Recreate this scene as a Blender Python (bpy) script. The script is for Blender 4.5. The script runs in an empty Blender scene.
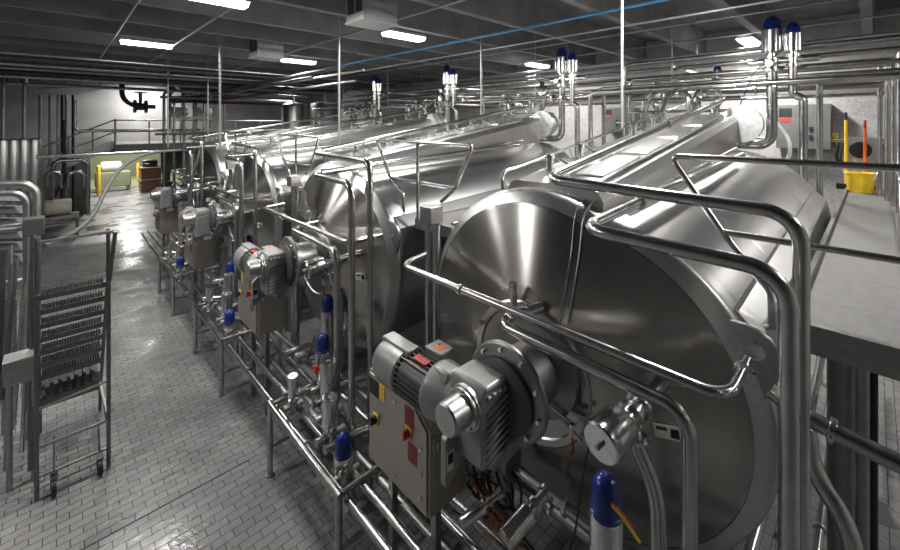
import bpy, math, random
from mathutils import Vector, Matrix
random.seed(7)
C = bpy.context.scene.collection
PI = math.pi
H = 4.23            # eye height
PITCH = 3.66        # vat spacing
TH = math.radians(46.1); CT, ST = math.cos(TH), math.sin(TH)
ORD = ['nearest', 'second', 'third', 'farthest']

def px(x, y, X=None, Y=None, Z=None):
    """a point of the place from a sight line and one known coordinate"""
    u = (x - 450) / 409; v = (123 - y) / 409
    dx, dy = CT + ST*u, ST - CT*u
    if X is not None: t = X/dx
    elif Y is not None: t = Y/dy
    else: t = (Z - H)/v
    return Vector((dx*t, dy*t, H + v*t))

# ------------------------------------------------------------------ materials
def new_mat(name):
    m = bpy.data.materials.new(name); m.use_nodes = True
    nt = m.node_tree; b = nt.nodes['Principled BSDF']
    return m, nt, b

def steel(name, col=(.56,.55,.54), rough=.3, scale=(2,2,60), var=.1, aniso=0, radial=None, bump=.0, cv=.12, det=4):
    m, nt, b = new_mat(name)
    b.inputs['Metallic'].default_value = 1
    tc = nt.nodes.new('ShaderNodeTexCoord'); mp = nt.nodes.new('ShaderNodeMapping')
    mp.inputs['Scale'].default_value = scale
    n = nt.nodes.new('ShaderNodeTexNoise'); n.inputs['Scale'].default_value = 4; n.inputs['Detail'].default_value = det
    nt.links.new(tc.outputs['Object'], mp.inputs['Vector']); nt.links.new(mp.outputs[0], n.inputs['Vector'])
    r = nt.nodes.new('ShaderNodeMapRange')
    r.inputs['To Min'].default_value = rough - var; r.inputs['To Max'].default_value = rough + var
    nt.links.new(n.outputs['Fac'], r.inputs['Value']); nt.links.new(r.outputs[0], b.inputs['Roughness'])
    cr = nt.nodes.new('ShaderNodeValToRGB')
    cr.color_ramp.elements[0].color = tuple(c*(1-cv) for c in col)+(1,); cr.color_ramp.elements[0].position = .3
    cr.color_ramp.elements[1].color = tuple(min(1,c*(1+cv*.8)) for c in col)+(1,); cr.color_ramp.elements[1].position = .7
    nt.links.new(n.outputs['Fac'], cr.inputs['Fac']); nt.links.new(cr.outputs[0], b.inputs['Base Color'])
    if aniso:
        b.inputs['Anisotropic'].default_value = aniso
        b.inputs['Anisotropic Rotation'].default_value = .25
        t = nt.nodes.new('ShaderNodeTangent'); t.direction_type = 'RADIAL'; t.axis = radial or 'X'
        nt.links.new(t.outputs[0], b.inputs['Tangent'])
    if bump:
        bp = nt.nodes.new('ShaderNodeBump'); bp.inputs['Strength'].default_value = bump; bp.inputs['Distance'].default_value = .01
        nt.links.new(n.outputs['Fac'], bp.inputs['Height']); nt.links.new(bp.outputs[0], b.inputs['Normal'])
    return m

def paint(name, col, rough=.5, metal=0, var=.12, scale=6, alpha=None):
    m, nt, b = new_mat(name)
    b.inputs['Roughness'].default_value = rough; b.inputs['Metallic'].default_value = metal
    tc = nt.nodes.new('ShaderNodeTexCoord')
    n = nt.nodes.new('ShaderNodeTexNoise'); n.inputs['Scale'].default_value = scale; n.inputs['Detail'].default_value = 5
    nt.links.new(tc.outputs['Object'], n.inputs['Vector'])
    cr = nt.nodes.new('ShaderNodeValToRGB')
    cr.color_ramp.elements[0].color = tuple(c*(1-var) for c in col)+(1,); cr.color_ramp.elements[0].position = .3
    cr.color_ramp.elements[1].color = tuple(min(1,c*(1+var)) for c in col)+(1,); cr.color_ramp.elements[1].position = .7
    nt.links.new(n.outputs['Fac'], cr.inputs['Fac']); nt.links.new(cr.outputs[0], b.inputs['Base Color'])
    return m

M = {}
M['shell']  = steel('brushed_shell', (.56,.555,.55), .33, (2,.3,.3), .012, .6, 'X', cv=.02, det=1)
M['head']   = steel('brushed_head', (.47,.455,.435), .23, (1.5,10,10), .03, .75, 'X', cv=.06)
M['tube']   = steel('polished_tube', (.52,.515,.51), .23, (3,3,3), .07)
M['steel']  = steel('plate_steel', (.55,.545,.54), .36, (6,6,20), .1)
M['dull']   = steel('dull_steel', (.36,.355,.35), .42, (6,6,6), .1)
M['dome'] = steel('satin_dome', (.86,.855,.85), .38, (4,4,4), .05)
M['bright'] = steel('polished_cap', (.76,.755,.75), .2, (4,4,4), .06)
M['box']    = steel('blasted_panel', (.50,.475,.44), .48, (30,30,30), .05)
M['gear']   = paint('gear_paint', (.30,.30,.295), .38, .3)
M['geardk'] = paint('gear_paint_dark', (.115,.115,.113), .42, .3)
M['black']  = paint('black_rubber', (.012,.012,.013), .5)
M['blue']   = paint('blue_plastic', (.01,.03,.19), .25, 0, .35, 14)
M['red']    = paint('red_plastic', (.50,.03,.03), .4)
M['redlab'] = paint('red_label', (.30,.03,.035), .5)
M['yellow'] = paint('yellow_plastic', (.85,.58,.03), .4)
M['orange'] = paint('orange_plastic', (.85,.18,.03), .4)
M['white']  = paint('white_label', (.75,.75,.73), .5)
M['deck']   = paint('deck_coating', (.135,.132,.13), .62, 0, .12, 18)
M['channel']= steel('deck_edge', (.30,.295,.29), .45, (5,5,5), .08)
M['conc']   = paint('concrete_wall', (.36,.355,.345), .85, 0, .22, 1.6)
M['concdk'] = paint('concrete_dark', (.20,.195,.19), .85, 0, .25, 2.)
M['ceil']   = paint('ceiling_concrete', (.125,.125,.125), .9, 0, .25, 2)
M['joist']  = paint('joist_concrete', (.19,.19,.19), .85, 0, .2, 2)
M['cond']   = paint('conduit', (.36,.36,.36), .4, .6)
M['bluepipe']=paint('blue_line', (.10,.33,.62), .4)
M['dkpipe'] = paint('dark_pipe', (.055,.054,.053), .5, .2)
M['galv']   = steel('galvanised', (.55,.55,.55), .45, (9,9,9), .1)
M['brown']  = paint('brown_carton', (.20,.115,.07), .8)
M['green']  = paint('green_floor', (.24,.27,.14), .5)
M['greenwl']= paint('green_wall', (.20,.215,.13), .7)
M['beige']  = paint('beige_motor', (.55,.52,.45), .45)
M['copper'] = paint('orange_cable', (.60,.17,.05), .45)
M['hose']   = paint('grey_hose', (.11,.108,.10), .35)
M['stair']  = steel('stair_steel', (.20,.195,.19), .45, (6,6,6), .1)
M['brownv'] = paint('rust_valve', (.14,.06,.045), .5, .3)
M['panel']  = paint('grey_enclosure', (.13,.13,.13), .45, .3)
M['valvedk'] = paint('teal_valve', (.012,.035,.05), .4)
M['slat']   = paint('slat_grey', (.06,.06,.06), .55)
M['dark']   = paint('dark_panel', (.05,.05,.05), .6)

def emit(name, col, s):
    m = bpy.data.materials.new(name); m.use_nodes = True; nt = m.node_tree; nt.nodes.clear()
    e = nt.nodes.new('ShaderNodeEmission'); e.inputs[0].default_value = col+(1,); e.inputs[1].default_value = s
    o = nt.nodes.new('ShaderNodeOutputMaterial'); nt.links.new(e.outputs[0], o.inputs[0]); return m
M['lamp'] = emit('lamp_diffuser', (1,.99,.97), 9)

def wall_block(name, col):
    m, nt, b = new_mat(name); b.inputs['Roughness'].default_value = .85
    tc = nt.nodes.new('ShaderNodeTexCoord')
    n = nt.nodes.new('ShaderNodeTexNoise'); n.inputs['Scale'].default_value = 1.2; n.inputs['Detail'].default_value = 7
    nt.links.new(tc.outputs['Object'], n.inputs['Vector'])
    n2 = nt.nodes.new('ShaderNodeTexNoise'); n2.inputs['Scale'].default_value = 22; n2.inputs['Detail'].default_value = 3
    nt.links.new(tc.outputs['Object'], n2.inputs['Vector'])
    mx = nt.nodes.new('ShaderNodeMath'); mx.operation = 'ADD'
    nt.links.new(n.outputs['Fac'], mx.inputs[0]); nt.links.new(n2.outputs['Fac'], mx.inputs[1])
    h = nt.nodes.new('ShaderNodeMath'); h.operation = 'MULTIPLY'; h.inputs[1].default_value = .5
    nt.links.new(mx.outputs[0], h.inputs[0])
    cr = nt.nodes.new('ShaderNodeValToRGB')
    cr.color_ramp.elements[0].color = tuple(c*.72 for c in col)+(1,); cr.color_ramp.elements[0].position = .35
    cr.color_ramp.elements[1].color = tuple(c*1.2 for c in col)+(1,); cr.color_ramp.elements[1].position = .65
    nt.links.new(h.outputs[0], cr.inputs['Fac']); nt.links.new(cr.outputs[0], b.inputs['Base Color'])
    return m
M['wall'] = wall_block('precast_wall', (.36,.355,.348))

def floor_mat():
    m, nt, b = new_mat('quarry_tile_floor')
    tc = nt.nodes.new('ShaderNodeTexCoord')
    br = nt.nodes.new('ShaderNodeTexBrick')
    br.inputs['Color1'].default_value = (.30,.295,.29,1); br.inputs['Color2'].default_value = (.235,.23,.228,1)
    br.inputs['Mortar'].default_value = (.045,.044,.042,1)
    br.inputs['Scale'].default_value = 1; br.inputs['Mortar Size'].default_value = .0042; br.inputs['Mortar Smooth'].default_value = .2
    br.inputs['Brick Width'].default_value = .203; br.inputs['Row Height'].default_value = .103; br.inputs['Bias'].default_value = 0
    nt.links.new(tc.outputs['Object'], br.inputs['Vector'])
    n = nt.nodes.new('ShaderNodeTexNoise'); n.inputs['Scale'].default_value = .55; n.inputs['Detail'].default_value = 6
    nt.links.new(tc.outputs['Object'], n.inputs['Vector'])
    cr = nt.nodes.new('ShaderNodeValToRGB')
    cr.color_ramp.elements[0].color = (.66,.66,.66,1); cr.color_ramp.elements[0].position = .32
    cr.color_ramp.elements[1].color = (1.1,1.1,1.1,1); cr.color_ramp.elements[1].position = .68
    nt.links.new(n.outputs['Fac'], cr.inputs['Fac'])
    mx = nt.nodes.new('ShaderNodeMixRGB'); mx.blend_type = 'MULTIPLY'; mx.inputs[0].default_value = 1
    nt.links.new(br.outputs['Color'], mx.inputs[1]); nt.links.new(cr.outputs[0], mx.inputs[2])
    nt.links.new(mx.outputs[0], b.inputs['Base Color'])
    n2 = nt.nodes.new('ShaderNodeTexNoise'); n2.inputs['Scale'].default_value = .8; n2.inputs['Detail'].default_value = 5; n2.inputs['Roughness'].default_value=.6
    nt.links.new(tc.outputs['Object'], n2.inputs['Vector'])
    r2 = nt.nodes.new('ShaderNodeValToRGB')
    r2.color_ramp.elements[0].position = .40; r2.color_ramp.elements[0].color = (.16,.16,.16,1)
    r2.color_ramp.elements[1].position = .56; r2.color_ramp.elements[1].color = (.48,.48,.48,1)
    nt.links.new(n2.outputs['Fac'], r2.inputs['Fac']); nt.links.new(r2.outputs[0], b.inputs['Roughness'])
    n3 = nt.nodes.new('ShaderNodeTexNoise'); n3.inputs['Scale'].default_value = 14; n3.inputs['Detail'].default_value = 2
    nt.links.new(tc.outputs['Object'], n3.inputs['Vector'])
    bp = nt.nodes.new('ShaderNodeBump'); bp.inputs['Strength'].default_value = .5; bp.inputs['Distance'].default_value = .006
    sb = nt.nodes.new('ShaderNodeMath'); sb.operation = 'SUBTRACT'
    nt.links.new(n3.outputs['Fac'], sb.inputs[0]); nt.links.new(br.outputs['Fac'], sb.inputs[1])
    nt.links.new(sb.outputs[0], bp.inputs['Height']); nt.links.new(bp.outputs[0], b.inputs['Normal'])
    b.inputs['Specular IOR Level'].default_value = .5
    return m
M['floor'] = floor_mat()

# ------------------------------------------------------------------ mesh builder
BASE = {}
def V(*a): return Vector(a)
def ortho(d):
    d = d.normalized()
    a = Vector((0,0,1)) if abs(d.z) < .9 else Vector((1,0,0))
    s = d.cross(a).normalized(); return s, s.cross(d).normalized()

class MB:
    def __init__(s): s.v = []; s.f = []
    def add(s, vs, fs):
        o = len(s.v); s.v += [Vector(q) for q in vs]; s.f += [[i+o for i in q] for q in fs]; return s
    def box(s, lo, hi, rz=0, piv=None):
        (a,b,c),(d,e,f) = lo, hi
        vs = [Vector(q) for q in ((a,b,c),(d,b,c),(d,e,c),(a,e,c),(a,b,f),(d,b,f),(d,e,f),(a,e,f))]
        if rz:
            p = Vector(piv) if piv else Vector(((a+d)/2,(b+e)/2,0)); R = Matrix.Rotation(rz,3,'Z')
            vs = [R@(q-p)+p for q in vs]
        return s.add(vs, [(0,3,2,1),(4,5,6,7),(0,1,5,4),(1,2,6,5),(2,3,7,6),(3,0,4,7)])
    def cbox(s, c, sz, rz=0):
        c = Vector(c); h = Vector(sz)/2; return s.box(c-h, c+h, rz)
    def beam(s, p0, p1, w, h, up=(0,0,1)):
        p0, p1 = Vector(p0), Vector(p1); d = (p1-p0).normalized()
        sd = d.cross(Vector(up)).normalized(); u = sd.cross(d)
        vs = []
        for p in (p0, p1):
            for a, b in ((-1,-1),(1,-1),(1,1),(-1,1)): vs.append(p + sd*a*w/2 + u*b*h/2)
        return s.add(vs, [(3,2,1,0),(4,5,6,7),(0,1,5,4),(1,2,6,5),(2,3,7,6),(3,0,4,7)])
    def rev(s, o, d, prof, seg=20, cap=True):
        """surface of revolution: prof = [(distance along d, radius)...]"""
        o = Vector(o); d = Vector(d).normalized(); a, b = ortho(d); vs = []; fs = []
        for h, r in prof:
            for i in range(seg):
                t = 2*PI*i/seg; vs.append(o + d*h + (a*math.cos(t)+b*math.sin(t))*r)
        for k in range(len(prof)-1):
            for i in range(seg):
                j = (i+1) % seg; fs.append((k*seg+i, k*seg+j, (k+1)*seg+j, (k+1)*seg+i))
        if cap:
            fs.append(tuple(reversed(range(seg)))); n = (len(prof)-1)*seg; fs.append(tuple(range(n, n+seg)))
        return s.add(vs, fs)
    def cyl(s, p0, p1, r, r2=None, seg=16):
        p0, p1 = Vector(p0), Vector(p1)
        return s.rev(p0, p1-p0, [(0,r),((p1-p0).length, r if r2 is None else r2)], seg)
    def tube(s, pts, r, bend=.1, seg=12, n=6):
        pts = [Vector(p) for p in pts]; path = [pts[0]]
        for i in range(1, len(pts)-1):
            p, a, b = pts[i], pts[i-1], pts[i+1]
            d0, d1 = (a-p), (b-p); l = min(bend, d0.length*.49, d1.length*.49)
            d0.normalize(); d1.normalize()
            ang = d0.angle(d1)
            if ang > PI-.02 or l < 1e-4: path.append(p); continue
            tt = l; rad = tt*math.tan(ang/2)
            c = p + (d0+d1).normalized()*(rad/math.sin(ang/2))
            s0 = p+d0*tt-c; s1 = p+d1*tt-c; A = s0.angle(s1)
            for k in range(n+1):
                t = k/n
                path.append(c + (s0*math.sin((1-t)*A)+s1*math.sin(t*A))/math.sin(A))
        path.append(pts[-1])
        return s.sweep(path, r, seg)
    def sweep(s, path, r, seg=10):
        d = (path[1]-path[0]).normalized(); a, b = ortho(d); vs = []; fs = []
        for i, p in enumerate(path):
            if i == 0: t = path[1]-path[0]
            elif i == len(path)-1: t = path[-1]-path[-2]
            else: t = (path[i+1]-path[i]).normalized()+(path[i]-path[i-1]).normalized()
            t = t.normalized(); a = (a - t*a.dot(t)).normalized(); b = t.cross(a)
            for k in range(seg):
                w = 2*PI*k/seg; vs.append(p + (a*math.cos(w)+b*math.sin(w))*r)
        for i in range(len(path)-1):
            for k in range(seg):
                j = (k+1)%seg; fs.append((i*seg+k, i*seg+j, (i+1)*seg+j, (i+1)*seg+k))
        fs.append(tuple(reversed(range(seg)))); m = (len(path)-1)*seg; fs.append(tuple(range(m, m+seg)))
        return s.add(vs, fs)
    def loft(s, rings, cap0=False, cap1=False):
        n = len(rings[0]); vs = [q for r in rings for q in r]; fs = []
        for k in range(len(rings)-1):
            for i in range(n):
                j = (i+1)%n; fs.append((k*n+i, k*n+j, (k+1)*n+j, (k+1)*n+i))
        if cap0: fs.append(tuple(reversed(range(n))))
        if cap1: m = (len(rings)-1)*n; fs.append(tuple(range(m, m+n)))
        return s.add(vs, fs)
    def prism(s, poly, axis, a, b):
        """poly in the two other axes, in order"""
        def mk(p, q):
            return {'X': (q,p[0],p[1]), 'Y': (p[0],q,p[1]), 'Z': (p[0],p[1],q)}[axis]
        return s.loft([[Vector(mk(p,a)) for p in poly], [Vector(mk(p,b)) for p in poly]], True, True)
    def ell(s, c, rx, ry, rz, seg=20, rings=10, z0=-1., z1=1.):
        c = Vector(c); R = []
        for k in range(rings+1):
            w = z0+(z1-z0)*k/rings; q = math.sqrt(max(1e-5, 1-w*w)); z = w
            R.append([c+Vector((rx*q*math.cos(2*PI*i/seg), ry*q*math.sin(2*PI*i/seg), rz*z)) for i in range(seg)])
        return s.loft(R, True, True)
    def build(s, name, mat, parent=None, base=None, smooth=35, bevel=0, bseg=2):
        import bmesh
        b = BASE.get(parent.name_full) if parent is not None else None
        if b is None: b = Vector(base) if base is not None else Vector((0,0,0))
        me = bpy.data.meshes.new(name)
        me.from_pydata([q-b for q in s.v], [], s.f)
        bm = bmesh.new(); bm.from_mesh(me); bmesh.ops.recalc_face_normals(bm, faces=bm.faces); bm.to_mesh(me); bm.free()
        me.materials.append(M[mat])
        if smooth:
            for p in me.polygons: p.use_smooth = True
            me.set_sharp_from_angle(angle=math.radians(smooth))
        o = bpy.data.objects.new(name, me); C.objects.link(o)
        if parent is not None: o.parent = parent; BASE[o.name_full] = b
        else: o.location = b; BASE[o.name_full] = b
        if bevel:
            md = o.modifiers.new('bevel', 'BEVEL'); md.width = bevel; md.segments = bseg; md.limit_method = 'ANGLE'; md.angle_limit = math.radians(40)
        return o

def tag(o, label=None, cat=None, group=None, kind=None):
    if label: o['label'] = label
    if cat: o['category'] = cat
    if group: o['group'] = group
    if kind: o['kind'] = kind
    return o
def thing(name, label, cat, loc, group=None):
    o = bpy.data.objects.new(name, None); C.objects.link(o); o.location = loc; o.empty_display_size = .1
    BASE[o.name_full] = Vector(loc); return tag(o, label, cat, group)
def copy_tree(o, parent=None):
    c = o.copy(); C.objects.link(c)
    if parent is not None: c.parent = parent
    for ch in list(o.children): copy_tree(ch, c)
    return c
def rep(o, labelf, ks=(1,2,3)):
    out = [o]
    for k in ks:
        c = copy_tree(o); c.location.y += PITCH*k; c['label'] = labelf(k); out.append(c)
    return out
def struct(mb, name, mat, **kw):
    o = mb.build(name, mat, **kw); o['kind'] = 'structure'; return o

def clamp(mb_pos, d, r, parent, mat='bright'):
    d = Vector(d).normalized(); p = Vector(mb_pos)
    m = MB().rev(p-d*.014, d, [(0,r*1.12),(.004,r*1.5),(.024,r*1.5),(.028,r*1.12)], 14)
    a, b = ortho(d); m.cyl(p+a*r*1.4, p+a*r*2.1, .007, seg=6)
    return m.build('clamp', mat, parent)

def pipe(name, label, pts, r, mat='tube', bend=.12, cat='pipe', group=None, clamps=(), seg=12, n=6):
    """one pipe run as a thing; its clamps are parts. clamps: (segment index, fraction)"""
    pts = [Vector(p) for p in pts]
    lo = min(pts, key=lambda p: p.z); base = (lo.x, lo.y, lo.z)
    o = MB().tube(pts, r, bend, seg, n).build(name, mat, base=base, smooth=60)
    tag(o, label, cat, group)
    for i, f in clamps:
        clamp(pts[i].lerp(pts[i+1], f), pts[i+1]-pts[i], r, o)
    return o

# ------------------------------------------------------------------ setting
XW, YW, ZC = 12.2, 26.0, 6.55
XL, YR = -6.0, -6.0
o = struct(MB().box((XL,YR,-.2),(XW,YW,0)), 'floor', 'floor', smooth=0)
struct(MB().box((XL,YW,-.2),(XW,YW+15,0)), 'floor_beyond', 'floor', smooth=0)
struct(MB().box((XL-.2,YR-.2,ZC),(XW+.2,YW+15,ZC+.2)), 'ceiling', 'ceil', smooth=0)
struct(MB().box((XW,YR,-.2),(XW+.2,YW+15,ZC)), 'wall_back', 'wall', smooth=0)
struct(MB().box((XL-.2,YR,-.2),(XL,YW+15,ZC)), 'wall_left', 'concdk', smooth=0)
struct(MB().box((XL,YR-.2,-.2),(XW,YR,ZC)), 'wall_right', 'conc', smooth=0)
# far wall with the doorway opening
DX0, DX1, DZ = 1.15, 4.9, 2.75
m = MB().box((XL,YW,0),(DX0,YW+.25,ZC)).box((DX1,YW,0),(XW,YW+.25,ZC)).box((DX0,YW,DZ),(DX1,YW+.25,ZC))
struct(m, 'wall_far', 'wall', smooth=0)
struct(MB().box((XL,YW+14.8,0),(XW,YW+15,ZC)), 'wall_beyond', 'greenwl', smooth=0)
struct(MB().box((DX0,YW+8.5,0.0),(XW,YW+14.8,.012)), 'trim_1', 'green', smooth=0)
# stems of the double tee ceiling
ys = [-4.46+1.52*i for i in range(35)]
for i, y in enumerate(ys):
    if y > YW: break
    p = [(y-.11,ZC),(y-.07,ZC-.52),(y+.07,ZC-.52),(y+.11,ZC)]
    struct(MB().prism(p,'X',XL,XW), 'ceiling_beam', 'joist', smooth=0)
# expansion joint in the tiles, drain beside the deck legs
for y in (5.45, 15.2):
    struct(MB().box((XL,y-.008,0),(1.75,y+.008,.002)), 'floor_joint', 'black', smooth=0)
dr = px(880,512,Z=0)
t = tag(MB().rev((dr.x,dr.y,0),(0,0,1),[(0,.19),(.006,.19),(.006,.165),(.003,.165),(.003,.01)],28).build('floor_drain','dull',base=(dr.x,dr.y,0)), 'round steel floor drain cover in the tiles beneath the grey walkway', 'drain')

# ------------------------------------------------------------------ lamps
def lamp(x, y, i, lab, power=72, z=5.93):
    t = thing('ceiling_light', lab, 'light', (x,y,z), 'strip lights under the ceiling')
    MB().prism([(y-.15,z+.03),(y-.11,z+.1),(y+.11,z+.1),(y+.15,z+.03)],'X',x-.46,x+.46).build('housing','white',t,smooth=0)
    MB().prism([(y-.14,z+.03),(y-.10,z-.03),(y+.10,z-.03),(y+.14,z+.03)],'X',x-.44,x+.44).build('diffuser','lamp',t,smooth=0)
    for s in (-.35,.35): MB().cyl((x+s,y,z+.1),(x+s,y,ZC),.008,seg=6).build('hanger_rod','cond',t)
    L = bpy.data.lights.new('lamp_light','AREA'); L.shape='RECTANGLE'; L.size=.9; L.size_y=.24; L.energy=power; L.color=(1,.985,.96)
    lo = bpy.data.objects.new('lamp_light', L); C.objects.link(lo); lo.location=(x,y,z-.05)
vis = [((1.42,10.95),'lit white strip light over the aisle near the far end, upper left'),
       ((1.55,6.35),'lit strip light cut by the top edge above the aisle'),
       ((4.85,11.1),'lit strip light beyond the smaller square ceiling duct box'),
       ((4.95,6.45),'lit strip light between the duct box and the blue air line'),
       ((10.3,6.95),'lit strip light beyond the blue line over the second vat rear'),
       ((10.55,1.85),'lit strip light behind the twin blue-capped valves, upper right')]
for i, ((x,y),lab) in enumerate(vis): lamp(x,y,i,lab,125 if x>9 else 95 if y>11 else 72)
for x, y in ((4.9,1.85),(4.9,-2.8),(-2.4,6.4),(-2.4,11.),(8.6,-2.8)):
    lamp(x,y,9,'lit strip light of the same grid outside the photo, over the near floor',140 if (x>4 and y>0) else 62)
for x, y in ((3.2,24.9),(8.6,21.)):
    lamp(x,y,9,'lit strip light half hidden behind the pipes near the far wall',110,6.25)
lamp(2.6,31.,9,'lit strip light in the room beyond the doorway',260,4.6)
lamp(4.,37.5,9,'lit strip light over the green floor beyond the doorway',220,4.6)

# ------------------------------------------------------------------ vats
LC, LR = (2.07, H-1.89), 1.30
RC, RR = (1.60, H-1.93), 1.22
VX0, VX1, SL = 3.05, 7.8, .06
def union_outline(n=120, sc=1.0):
    c = Vector(((LC[0]+RC[0])/2, (LC[1]+RC[1])/2)); out = []
    for i in range(n):
        t = 2*PI*i/n; d = Vector((math.cos(t), math.sin(t))); best = 0
        for (cy,cz), r in ((LC,LR),(RC,RR)):
            f = c-Vector((cy,cz)); b = f.dot(d); q = b*b-(f.length_squared-r*r)
            if q >= 0: best = max(best, -b+math.sqrt(q))
        out.append((c+d*best*sc))
    return c, out
cc, OUT = union_outline()
def ring(X, sc=1.0, c=None):
    dz = SL*(X-VX0); return [Vector((X, cc.x+(p.x-cc.x)*sc, cc.y+(p.y-cc.y)*sc+dz)) for p in OUT]
DC = Vector((1.90, H-1.95)); DR = .505; HX = VX0-.37
def head_rings():
    rings = [ring(VX0-.088,.93), ring(VX0-.098,.915)]
    base = ring(VX0-.10,.91)
    for f in (0,.2,.4,.6,.8,1):
        rr = []
        for p in base:
            a = math.atan2(p.z-DC.y, p.y-DC.x)
            q = Vector((HX, DC.x+DR*math.cos(a), DC.y+DR*math.sin(a)))
            rr.append(p.lerp(q,f))
        rings.append(rr)
    return rings
def cone_point(x, y):
    """where a sight line meets the conical head of the nearest vat"""
    rs = head_rings(); best = None
    for X in [VX0-.09-.002*i for i in range(125)]:
        p = px(x,y,X=X); f = (VX0-.10-X)/(VX0-.10-HX)
        # angular position -> rim point and disc point
        A = math.atan2(p.z-DC.y, p.y-DC.x)
        i = min(range(len(rs[2])), key=lambda k: abs(math.atan2(math.sin(math.atan2(rs[2][k].z-DC.y, rs[2][k].y-DC.x)-A), math.cos(math.atan2(rs[2][k].z-DC.y, rs[2][k].y-DC.x)-A))))
        r = (rs[2][i].lerp(rs[-1][i],f)-Vector((X,DC.x,DC.y))); r.x = 0
        rp = math.hypot(p.y-DC.x, p.z-DC.y)
        e = abs(r.length-rp)
        if best is None or e < best[0]: best = (e,p)
    return best[1]
def make_vat():
    t = thing('cheese_vat', '', 'vat', (5.4,1.85,0), 'horizontal cheese vats in a row')
    MB().loft([ring(VX0), ring(VX0+.02,1.004), ring(VX0+.05,1.0), ring(4.6), ring(6.2), ring(VX1), ring(VX1+.03,.99), ring(VX1+.05,.95), ring(VX1+.12,.6)],False,True).build('shell','shell',t,smooth=40)
    # welded hoop seams
    for X in (4.3,5.5,6.7):
        MB().loft([ring(X-.006,1.0003),ring(X-.004,1.0012),ring(X+.004,1.0012),ring(X+.006,1.0003)]).build('weld_seam','shell',t)
    # shallow conical head down to the drive cover
    hd = MB().loft(head_rings(),False,True).build('head','head',t,smooth=50)
    MB().loft([ring(VX0+.01,1.002),ring(VX0-.01,1.0),ring(VX0-.03,.985),ring(VX0-.085,.935),ring(VX0-.095,.925)]).build('rim_band','steel',t,smooth=60)
    c3 = (HX, DC.x, DC.y)
    MB().rev((c3[0]+.03,c3[1],c3[2]),(-1,0,0),[(0,.535),(.035,.535),(.05,.52),(.05,.475),(.035,.465),(.035,.05)],56).build('drive_cover','steel',t)
    for k in range(3):
        a = 2*PI*k/3+.5
        MB().cyl((c3[0],c3[1]+.495*math.cos(a),c3[2]+.495*math.sin(a)),(c3[0]-.08,c3[1]+.495*math.cos(a),c3[2]+.495*math.sin(a)),.02,seg=8).build('cover_clamp','bright',t)
    MB().rev((HX-.02,1.78,H-1.86),(-1,0,0),[(0,.34),(.06,.34),(.08,.22),(.34,.22),(.36,.27),(.42,.27)],36).build('bearing_housing','dull',t,smooth=30)
    MB().cyl((c3[0]-.05,c3[1]+.10,c3[2]+.50),(c3[0]-.06,c3[1]+.10,c3[2]+.68),.03,seg=12).build('grease_port','bright',t)
    # raised wedge housing on the upper lobe
    def hs(X):
        z1 = H-.535+.147*(X-3.15); z0 = H-.95+SL*(X-VX0)
        P = [(1.50,z0),(1.50,z1-.10),(1.55,z1-.02),(1.62,z1),(2.36,z1),(2.42,z1-.03),(2.46,z1-.10),(2.6,z0)]
        return [Vector((X,a,b)) for a,b in P]
    MB().loft([hs(3.14),hs(5),hs(7.6),hs(7.75)],True,True).build('top_housing','shell',t,smooth=30)
    for X in (3.9,4.9,5.9,6.9):
        z = H-.535+.147*(X-3.15)
        MB().beam((X-.42,1.80,z-.062+.01),(X+.42,1.80,z+.062+.01),.26,.025).build('inspection_lid','steel',t,bevel=.006)
    for i in range(22):
        X = 3.4+i*.19; z = H-.535+.147*(X-3.15); MB().cyl((X,2.06,z-.01),(X,2.06,z+.03),.018,seg=6).build('lid_bolt','bright',t)
    # side ledge along the lower lobe
    def lg(X):
        d = .055*(X-VX0); return [Vector((X,a,H+b+d)) for a,b in ((.86,-1.05),(.74,-1.16),(.60,-1.20),(.47,-1.33),(.41,-1.62),(.43,-1.9),(.6,-1.9),(.75,-1.4))]
    MB().loft([lg(VX0+.06),lg(VX1-.05)],True,True).build('side_ledge','shell',t,smooth=25)
    lug = MB()
    P = [(.74,H-1.22),(.55,H-1.225),(.48,H-1.24),(.42,H-1.275),(.385,H-1.33),(.375,H-1.40),(.39,H-1.5),(.44,H-1.62),(.5,H-1.72),(.72,H-1.66)]
    lug.prism(P,'X',VX0-.04,VX0+.0)
    lg_o = lug.build('lifting_lug','dull',t,bevel=.006)
    MB().rev((VX0-.04,.50,H-1.36),(-1,0,0),[(0,.055),(.012,.055),(.012,.04),(.004,.04),(.004,.003)],18).build('lug_eye','bright',lg_o)
    # rear domes
    MB().rev((VX1-.05,1.47,H-.02),(1,0,0),[(0,.29),(.1,.29),(.2,.28),(.3,.25),(.38,.2),(.44,.13),(.47,.06),(.475,.01)],28).build('rear_dome','dome',t,smooth=60)
    # legs under the shell
    for X in (3.5,7.2):
        for Y in (1.0,2.75):
            zt = H-1.9-math.sqrt(max(.05,1.2**2-(Y-1.85)**2))+SL*(X-VX0)+.12
            l = MB().cyl((X,Y,.03),(X,Y,zt),.08,seg=14).build('leg','dull',t)
            MB().cyl((X,Y,0),(X,Y,.035),.14,seg=14).build('foot_plate','dull',l)
    # sticker
    a, b = cone_point(654,428), cone_point(678,433)
    d = (b-a).normalized(); nrm = d.cross(V(0,0,1)).normalized(); nrm = nrm if nrm.x<0 else -nrm
    s1 = MB().beam(a+nrm*.012,a+d*.16+nrm*.012,.012,.085); st = s1.build('warning_sticker','white',t,smooth=0); st['label']='small white sticker with black pictograms'
    MB().beam(a+d*.095+nrm*.0165,a+d*.145+nrm*.0195,.003,.055).build('pictogram','black',st,smooth=0)
    MB().beam(a+d*.012+nrm*.0195+V(0,0,.02),a+d*.075+nrm*.0195+V(0,0,.02),.003,.02).build('text_block','dark',st,smooth=0)
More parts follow.
